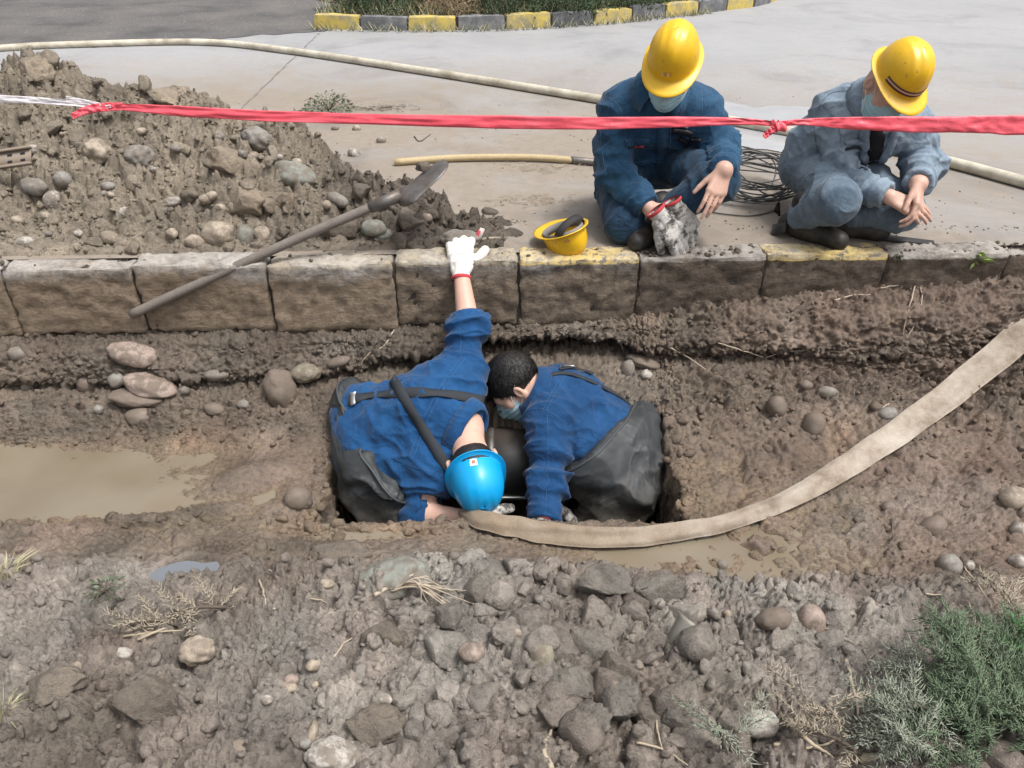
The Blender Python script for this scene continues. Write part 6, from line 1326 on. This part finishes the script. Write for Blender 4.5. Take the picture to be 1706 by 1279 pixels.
# ------------------------------------------------------------------ plants
def leafmat(name, a, b, rough=.6):
    m = mat(name, a, rough, .35); t = NT(m); t.base(t.mix(t.noise(t.geo(), 25, 4, .6), a, b)); return m
def spray(p, d, L, rg, nsub=11, leaf=.016, droop=.2):
    """one flat feathery spray: axis with side shoots covered in scale leaves"""
    d = nrm(d); side = nrm(np.cross(d, V(0, 0, 1) + .5*rg.normal(size=3))); b_, dd, ln = [], [], []; ax = []
    for i in range(nsub):
        s_ = (i + .5)/nsub; q = p + d*L*s_ + V(0, 0, -droop*L*s_*s_); ax.append(q)
        for sg in (-1, 1):
            sd = nrm(d*.9 + sg*side*(.75) + .15*rg.normal(size=3)); sl_ = L*.42*(1 - .65*s_)*(.7 + .5*rg.random()); nk = max(2, int(sl_/leaf*1.5))
            for j in range(nk):
                b_.append(q + sd*sl_*(j + .2)/nk); dd.append(sd + .42*rg.normal(size=3)); ln.append(leaf*(.8 + .6*rg.random()))
        b_.append(q); dd.append(d + .3*rg.normal(size=3)); ln.append(leaf)
    return np.array(b_), np.array(dd), np.array(ln), np.array([p] + ax)
def branchy(name, label, cat, specs, mats, group=None, seed=1, wid=.0016, leaf=.016):
    root = thing(name, label, cat, group); rg = np.random.default_rng(seed); stems = []; fol = {k: ([], [], []) for k in range(len(mats))}
    for (p, d, L, mk, ns) in specs:
        p = np.asarray(p); d = nrm(d); end = p + d*L; stems.append(tube(catmull([p, p + d*L*.5 + V(0, 0, .02), end], 8), np.linspace(.0055, .002, 8), 5))
        for i in range(ns):
            s_ = .08 + .92*(i + rg.random())/ns; sd = nrm(d*.8 + .65*rg.normal(size=3)*V(1, 1, .45) + V(0, 0, .12)); b_, dd, ln, ax = spray(p + d*L*s_ + V(0, 0, .02*math.sin(s_*3)), sd, .055 + .055*rg.random(), rg, 9, leaf)
            fol[mk][0].append(b_); fol[mk][1].append(dd); fol[mk][2].append(ln); stems.append(tube(ax[::2], .0011, 4, False))
    v, f = join_np(stems); obj('stem', mesh_np('stem', v, f), M_TWIG if seed % 2 else M_DRY, root)
    for k, m in enumerate(mats):
        if fol[k][0]: v, f = needles(np.concatenate(fol[k][0]), np.concatenate(fol[k][1]), np.concatenate(fol[k][2]), wid); obj('foliage', mesh_np('foliage', v, f, False), m, root)
    return root
M_JUN = [leafmat('grey_green_needles', (.21, .235, .18), (.33, .355, .28)), leafmat('green_needles', (.10, .145, .085), (.175, .235, .145)), leafmat('bright_needles', (.05, .17, .05), (.10, .25, .085)), leafmat('straw_needles', (.33, .28, .21), (.45, .39, .30))]
gp = lambda px, py, up=.02: surf_hit(px, py)[0] + V(0, 0, up)
specs = []
rg = np.random.default_rng(2)
for (px, py, dx, dy, dz, L, mk, ns) in [(1600, 1150, -.5, .5, .2, .2, 0, 20), (1630, 1190, -.6, .3, .15, .22, 0, 20), (1640, 1130, -.2, .9, .3, .18, 1, 18), (1690, 1130, 0, 1, .4, .16, 1, 18), (1700, 1130, .2, .8, .5, .16, 2, 14), (1560, 1200, -.9, .2, .2, .22, 0, 18), (1620, 1220, -.5, .6, .4, .2, 1, 20), (1680, 1200, .1, .9, .5, .18, 1, 20),
                                        (1720, 1170, .2, .7, .5, .18, 2, 14), (1560, 1260, -.7, .5, .3, .18, 0, 16), (1650, 1265, -.2, .8, .5, .18, 1, 20), (1710, 1250, .2, .7, .6, .2, 1, 20), (1760, 1200, .3, .7, .6, .22, 2, 16), (1760, 1120, .3, .8, .4, .2, 1, 14), (1600, 1300, -.4, .7, .4, .2, 1, 16), (1700, 1310, .1, .8, .6, .2, 1, 16), (1660, 1160, -.3, .5, .4, .2, 1, 22), (1690, 1230, -.2, .5, .5, .2, 1, 22)]:
    ns = int(ns*1.7); specs.append((gp(min(px, 1700), min(py, 1275), .01 + .02*rg.random()) + V(max(0, px - 1700)/1000, 0, 0), V(dx, dy*.25, dz*.3), L*.55, mk, int(ns*.9)))
branchy('juniper_branch', 'feathery green juniper branch lying in the bottom right corner', 'branch', specs, M_JUN, seed=5)
specs = [(gp(1420, 1235), V(-.6, .4, .2), .11, 3, 5), (gp(1430, 1265), V(-.8, .2, .2), .13, 3, 6)]
branchy('dead_branch', 'dry straw coloured juniper twigs left of the green branch', 'branch', specs, M_JUN, 'dry juniper twigs', 7)
branchy('dead_branch', 'dry straw coloured spray at the right edge above the green branch', 'branch', [(gp(1695, 1030), V(-.5, .5, .3), .10, 3, 6), (gp(1700, 1060), V(-.3, .3, .3), .08, 3, 5), (gp(1640, 1062), V(-.9, -.1, .2), .10, 3, 4)], M_JUN, 'dry juniper twigs', 9)
branchy('dead_branch', 'dry straw coloured spray lying below the grey puddle', 'branch', [(gp(380, 1020), V(-.9, -.35, .1), .14, 3, 8), (gp(300, 1050), V(-.8, -.1, .1), .10, 3, 6)], M_JUN, 'dry juniper twigs', 11)
branchy('juniper_twig', 'small green grey juniper twig at the bottom edge right of centre', 'branch', [(gp(1205, 1255), V(-.2, .3, .3), .05, 0, 4), (gp(1215, 1260), V(.2, .3, .3), .04, 0, 3)], M_JUN, None, 13)
def tuft(name, label, cat, base, n, hgt, spread, m, lean=V(0, 0, 0), wid=.0022, seed=0, group=None):
    rg = np.random.default_rng(seed); root = thing(name, label, cat, group); parts = []
    for i in range(n):
        a = rg.random()*6.283; r_ = spread*math.sqrt(rg.random()); p = np.asarray(base) + V(r_*math.cos(a), r_*math.sin(a), -.005); d = V(math.cos(a)*.6*rg.random(), math.sin(a)*.6*rg.random(), 1) + lean + .2*rg.normal(size=3); hh = hgt*(.5 + .6*rg.random()); d = nrm(d)
        c_ = catmull([p, p + d*hh*.55, p + d*hh + V(math.cos(a), math.sin(a), -.6)*hh*.3], 5); nn_ = np.tile(nrm(np.cross(d, rg.normal(size=3))), (5, 1)); w_ = wid*np.array([1, 1.1, .9, .6, .15]); tg_ = nrm_rows(np.gradient(c_, axis=0)); s_ = nrm_rows(np.cross(tg_, nn_)); v = np.stack([c_ - s_*w_[:, None], c_ + s_*w_[:, None]], 1).reshape(-1, 3); k = np.arange(4)[:, None]*2; parts.append((v, k + [0, 1, 3, 2]))
    v, f = join_np(parts); obj('blades', mesh_np('blades', v, f), m, root); return root
M_GRASSD = leafmat('dry_grass', (.36, .33, .20), (.50, .46, .31)); M_WEED = leafmat('dusty_weed', (.09, .125, .07), (.17, .20, .13)); M_FRESH = leafmat('fresh_leaf', (.22, .33, .08), (.34, .44, .15))
tuft('grass_tuft', 'pale dry grass tuft at the left edge beside a small puddle', 'grass', gp(15, 955, 0), 50, .07, .03, M_GRASSD, V(.3, .2, 0), .0018, 1); tuft('grass_tuft', 'dry grass blades at the lower left edge', 'grass', gp(8, 1190, 0), 30, .09, .02, M_GRASSD, V(.2, .1, 0), .0018, 2)
def weed(name, label, base, n, rad, hgt, m, leaf=.03, seed=0, group=None):
    rg = np.random.default_rng(seed); root = thing(name, label, 'weed', group); parts = []
    for i in range(n):
        a = rg.random()*6.283; r_ = rad*rg.random()**.6; z = hgt*(1 - (r_/rad)**2)*rg.random(); p = np.asarray(base) + V(r_*math.cos(a), r_*math.sin(a), z); d = nrm(V(math.cos(a), math.sin(a), .6) + .6*rg.normal(size=3)); s_ = nrm(np.cross(d, rg.normal(size=3))); L = leaf*(.5 + .7*rg.random()); w_ = L*.22
        parts.append((np.array([p, p + d*L*.5 + s_*w_, p + d*L - V(0, 0, L*.2), p + d*L*.5 - s_*w_]), np.array([[0, 1, 2, 3]])))
    v, f = join_np(parts); obj('leaves', mesh_np('leaves', v, f), m, root)
    stp = [tube(catmull([np.asarray(base), np.asarray(base) + V(rad*.5*math.cos(a), rad*.5*math.sin(a), hgt*.6), np.asarray(base) + V(rad*.9*math.cos(a), rad*.9*math.sin(a), hgt*.5)], 6), np.linspace(.003, .001, 6), 4) for a in np.linspace(0, 5.5, 8)]; v, f = join_np(stp); obj('stem', mesh_np('stem', v, f), M_TWIG, root); return root
weed('weed', 'dusty green weed growing in the road joint behind the red tape', on_z(548, 184, 0), 420, .17, .12, M_WEED, .028, 3); weed('weed', 'small bright leafy weed on top of the kerb at the right', P(1622, 432, 2.83), 26, .035, .03, M_FRESH, .04, 4); weed('weed', 'tiny moss tuft in the kerb joint beside the painted stone', P(1496, 432, 2.79), 60, .02, .03, M_WEED, .012, 5)
weed('weed', 'green sprig in the mud left of the grey puddle', gp(175, 985, 0), 120, .05, .03, M_WEED, .016, 6)
# patches of dry straw on the road
for k, (px, py, lb) in enumerate([(915, 279, 'scrap of dry straw on the road below the pale shovel handle'), (640, 180, 'scatter of dry litter beside the road weed'), (885, 335, 'dry straw wisps on the road left of the kneeling man')]):
    rg = np.random.default_rng(40 + k); c_ = on_z(px, py, .004); parts = []
    for i in range(70):
        p = c_ + V(.11*rg.standard_normal(), .05*rg.standard_normal(), .004*rg.random()); a = rg.random()*3.14; L = .02 + .05*rg.random(); parts.append(tube(np.array([p, p + V(math.cos(a), math.sin(a)*.6, .06)*L*.5, p + V(math.cos(a + .3), math.sin(a + .3)*.6, 0)*L]), .0012, 4, False))
    v, f = join_np(parts); tag(obj('straw', mesh_np('straw', v, f), M_DRY if k != 1 else M_TWIG), lb, 'straw', None, 'stuff')

# ------------------------------------------------------------------ far kerb and planted bed
M_FK_Y = mat('yellow_kerb_paint', (.55, .40, .06), .75); t = NT(M_FK_Y); n1 = t.noise(t.geo(), 9, 7, .7); t.base(t.mix(t.ramp(n1, [(.42, (0, 0, 0)), (.62, (1, 1, 1))]), (.55, .42, .10), (.30, .26, .16)))
M_FK_B = mat('black_kerb_paint', (.10, .105, .115), .8); t = NT(M_FK_B); n1 = t.noise(t.geo(), 9, 7, .7); t.base(t.mix(t.ramp(n1, [(.45, (0, 0, 0)), (.65, (1, 1, 1))]), (.115, .118, .126), (.24, .235, .23)))
cx_ = [on_z(*q, 0)[:2] for q in [(470, 46), (520, 48), (700, 51), (860, 48), (1000, 39.5), (1100, 29.5), (1200, 18.5), (1285, 4)]]; cx_ = np.array([(-2.4, cx_[1][1] + .1)] + [tuple(c) for c in cx_[1:]] + [(4.2, 12.6), (5.3, 15.5)]); fine_ = catmull(np.c_[cx_, np.zeros(len(cx_))], 600)[:, :2]
sacc = np.r_[0, np.cumsum(np.linalg.norm(np.diff(fine_, axis=0), axis=1))]; s0 = sacc[np.argmin(np.abs(fine_[:, 0] - on_z(520, 48, 0)[0]))]; fk = None
fv, ff_ = rough_block(.475, .14, .22, 77, .02, .006, 8, 3, 4); fk_me = {k: mesh_np('kerb_stone', fv, ff_) for k in 'yb'}; fk_me['y'].materials.append(M_FK_Y); fk_me['b'].materials.append(M_FK_B)
bm = bmesh.new(); vs = []
for i in range(0, 600, 6):
    if sacc[i] < s0 or sacc[i] > s0 + 12: continue
    p = fine_[i]; d = nrm(fine_[min(i + 3, 599)] - fine_[max(i - 3, 0)]); nn_ = np.array([-d[1], d[0]]); vs.append([bm.verts.new((*(p + nn_*.03), .0)), bm.verts.new((*(p + nn_*.03), .10)), bm.verts.new((*(p + nn_*.12), .10)), bm.verts.new((*(p + nn_*.12), .0))])
for a, b in zip(vs[:-1], vs[1:]):
    for j in range(3): bm.faces.new([a[j], b[j], b[j + 1], a[j + 1]])
me = bpy.data.meshes.new('far_kerb'); bm.to_mesh(me); bm.free(); fk = struct(obj('far_kerb', me, M_MORTAR)); fk['label'] = 'far kerb painted in yellow and black blocks'
for k in range(24):
    s_ = s0 + .49*(k + .5); i = np.searchsorted(sacc, s_)
    if i > 594: break
    p = fine_[i]; d = nrm(fine_[i + 3] - fine_[i - 3]); o = obj('kerb_stone', fk_me['y' if k % 2 == 0 else 'b'], None, fk); o.location = (p[0], p[1], .135 + .006*rng.standard_normal()); o.rotation_euler = (.02*rng.standard_normal(), .01*rng.standard_normal(), math.atan2(d[1], d[0]))
# bed behind the kerb
poly = [tuple(fine_[i] + np.array([0, .05])) for i in range(0, 600, 12) if sacc[i] >= s0] ; poly = poly + [(5.3, 30), (-2.0, 30)]
M_BED = soil_mat('leaf_litter', False, (.13, .095, .065)); struct(sheet('planting_bed', poly, .10, M_BED))
M_SHRUB = [leafmat('dark_shrub', (.028, .05, .022), (.06, .095, .04)), leafmat('dry_shrub', (.20, .145, .085), (.30, .22, .13))]
def shrub(label, base, rad, hgt, n, m, seed, leaf=.045, spiky=False):
    rg = np.random.default_rng(seed); root = thing('shrub', label, 'shrub', 'shrubs in the planted bed'); d = rg.normal(size=(n, 3)); d[:, 2] = np.abs(d[:, 2])*.7; d = nrm_rows(d); r_ = rg.random(n)**.35; lump = 1 + .3*perlin(d*2.5 + seed); p = np.asarray(base) + d*np.array([rad, rad, hgt])*(r_*lump)[:, None]
    v, f = needles(p, d + .7*rg.normal(size=(n, 3)) + np.array([0, 0, .3]), leaf*1.2*(.6 + .8*rg.random(n)), n_wid if False else .008); obj('foliage', mesh_np('foliage', v, f, False), m, root)
    st = [tube(catmull([np.asarray(base) - V(0, 0, .03), np.asarray(base) + V(rad*.3*math.cos(a), rad*.3*math.sin(a), hgt*.4), np.asarray(base) + V(rad*.6*math.cos(a), rad*.6*math.sin(a), hgt*.75)], 6), np.linspace(.014, .004, 6), 5) for a in (0, 1.3, 2.6, 3.9, 5.2)]; v, f = join_np(st); obj('stem', mesh_np('stem', v, f), M_TWIG, root); return root
for k, (x, y, r_, hh, n, mk, lb) in enumerate([(-1.35, 8.98, .5, .45, 2600, 0, 'leftmost dark green shrub in the planted bed behind the far kerb'), (-.65, 8.92, .42, .30, 1800, 1, 'dry brown shrub between green ones behind the far kerb'), (-.05, 8.95, .45, .42, 2400, 0, 'dark shrub behind the third yellow kerb block'), (.55, 9.1, .5, .5, 2800, 0, 'dense dark green shrub at the middle of the bed'),
                                            (1.25, 9.5, .5, .5, 2800, 0, 'dark shrub behind the fourth yellow kerb block'), (1.95, 10.1, .5, .45, 2400, 0, 'rightmost dark shrub near the bend of the far kerb'), (-1.8, 9.9, .4, .22, 1200, 1, 'low dry plant at the left corner of the bed')]): shrub(lb, (x, y, .1), r_, hh, n, M_SHRUB[mk], 60 + k)
rg = np.random.default_rng(90); parts = []
for i in range(2600):                                                             # unkempt grass along the kerb
    s_ = s0 + rg.random()*4.6; j = min(np.searchsorted(sacc, s_), 594); p = fine_[j] + np.array([0, .16 + .55*rg.random()**1.5]) ; front = rg.random() < .22
    if front: p = fine_[j] - np.array([0, .04 + .05*rg.random()])
    a = rg.random()*6.28; hh = .07 + .13*rg.random(); q = V(p[0], p[1], .0 if front else .09); tp_ = q + V(.6*hh*math.cos(a), .6*hh*math.sin(a) - .2*hh, hh*.8*(.6 if front else 1)); sd = V(-math.sin(a), math.cos(a), 0)*.0045; parts.append((np.array([q - sd, q + sd, tp_ + sd*.2, tp_ - sd*.2]), np.array([[0, 1, 2, 3]])))
v, f = join_np(parts[::2]); o = obj('verge_grass', mesh_np('verge_grass', v, f), M_GRASSD); tag(o, 'dry unkempt grass along the far kerb', 'grass', None, 'stuff'); v, f = join_np(parts[1::2]); o = obj('verge_grass', mesh_np('verge_grass', v, f), M_WEED); tag(o, 'green grass growing over the far kerb', 'grass', None, 'stuff')
# the small grey puddle on the near bank and the sliver at the left edge
zz_ = PZ - .001
def pool(px, py, z, rx, ry, rot, label, m):
    c_ = on_z(px, py, z); pts = []
    for i in range(40):
        a = i/40*6.283; r_ = 1 + .15*math.sin(3*a + 1) + .1*math.sin(5*a); x_, y_ = rx*r_*math.cos(a), ry*r_*math.sin(a); pts.append((c_[0] + x_*math.cos(rot) - y_*math.sin(rot), c_[1] + x_*math.sin(rot) + y_*math.cos(rot)))
    return tag(sheet('puddle', pts, z, m), label, 'puddle')
pool(308, 960, zz_, .115, .062, .25, 'small blue grey puddle on the near bank at lower left', M_PUD2)
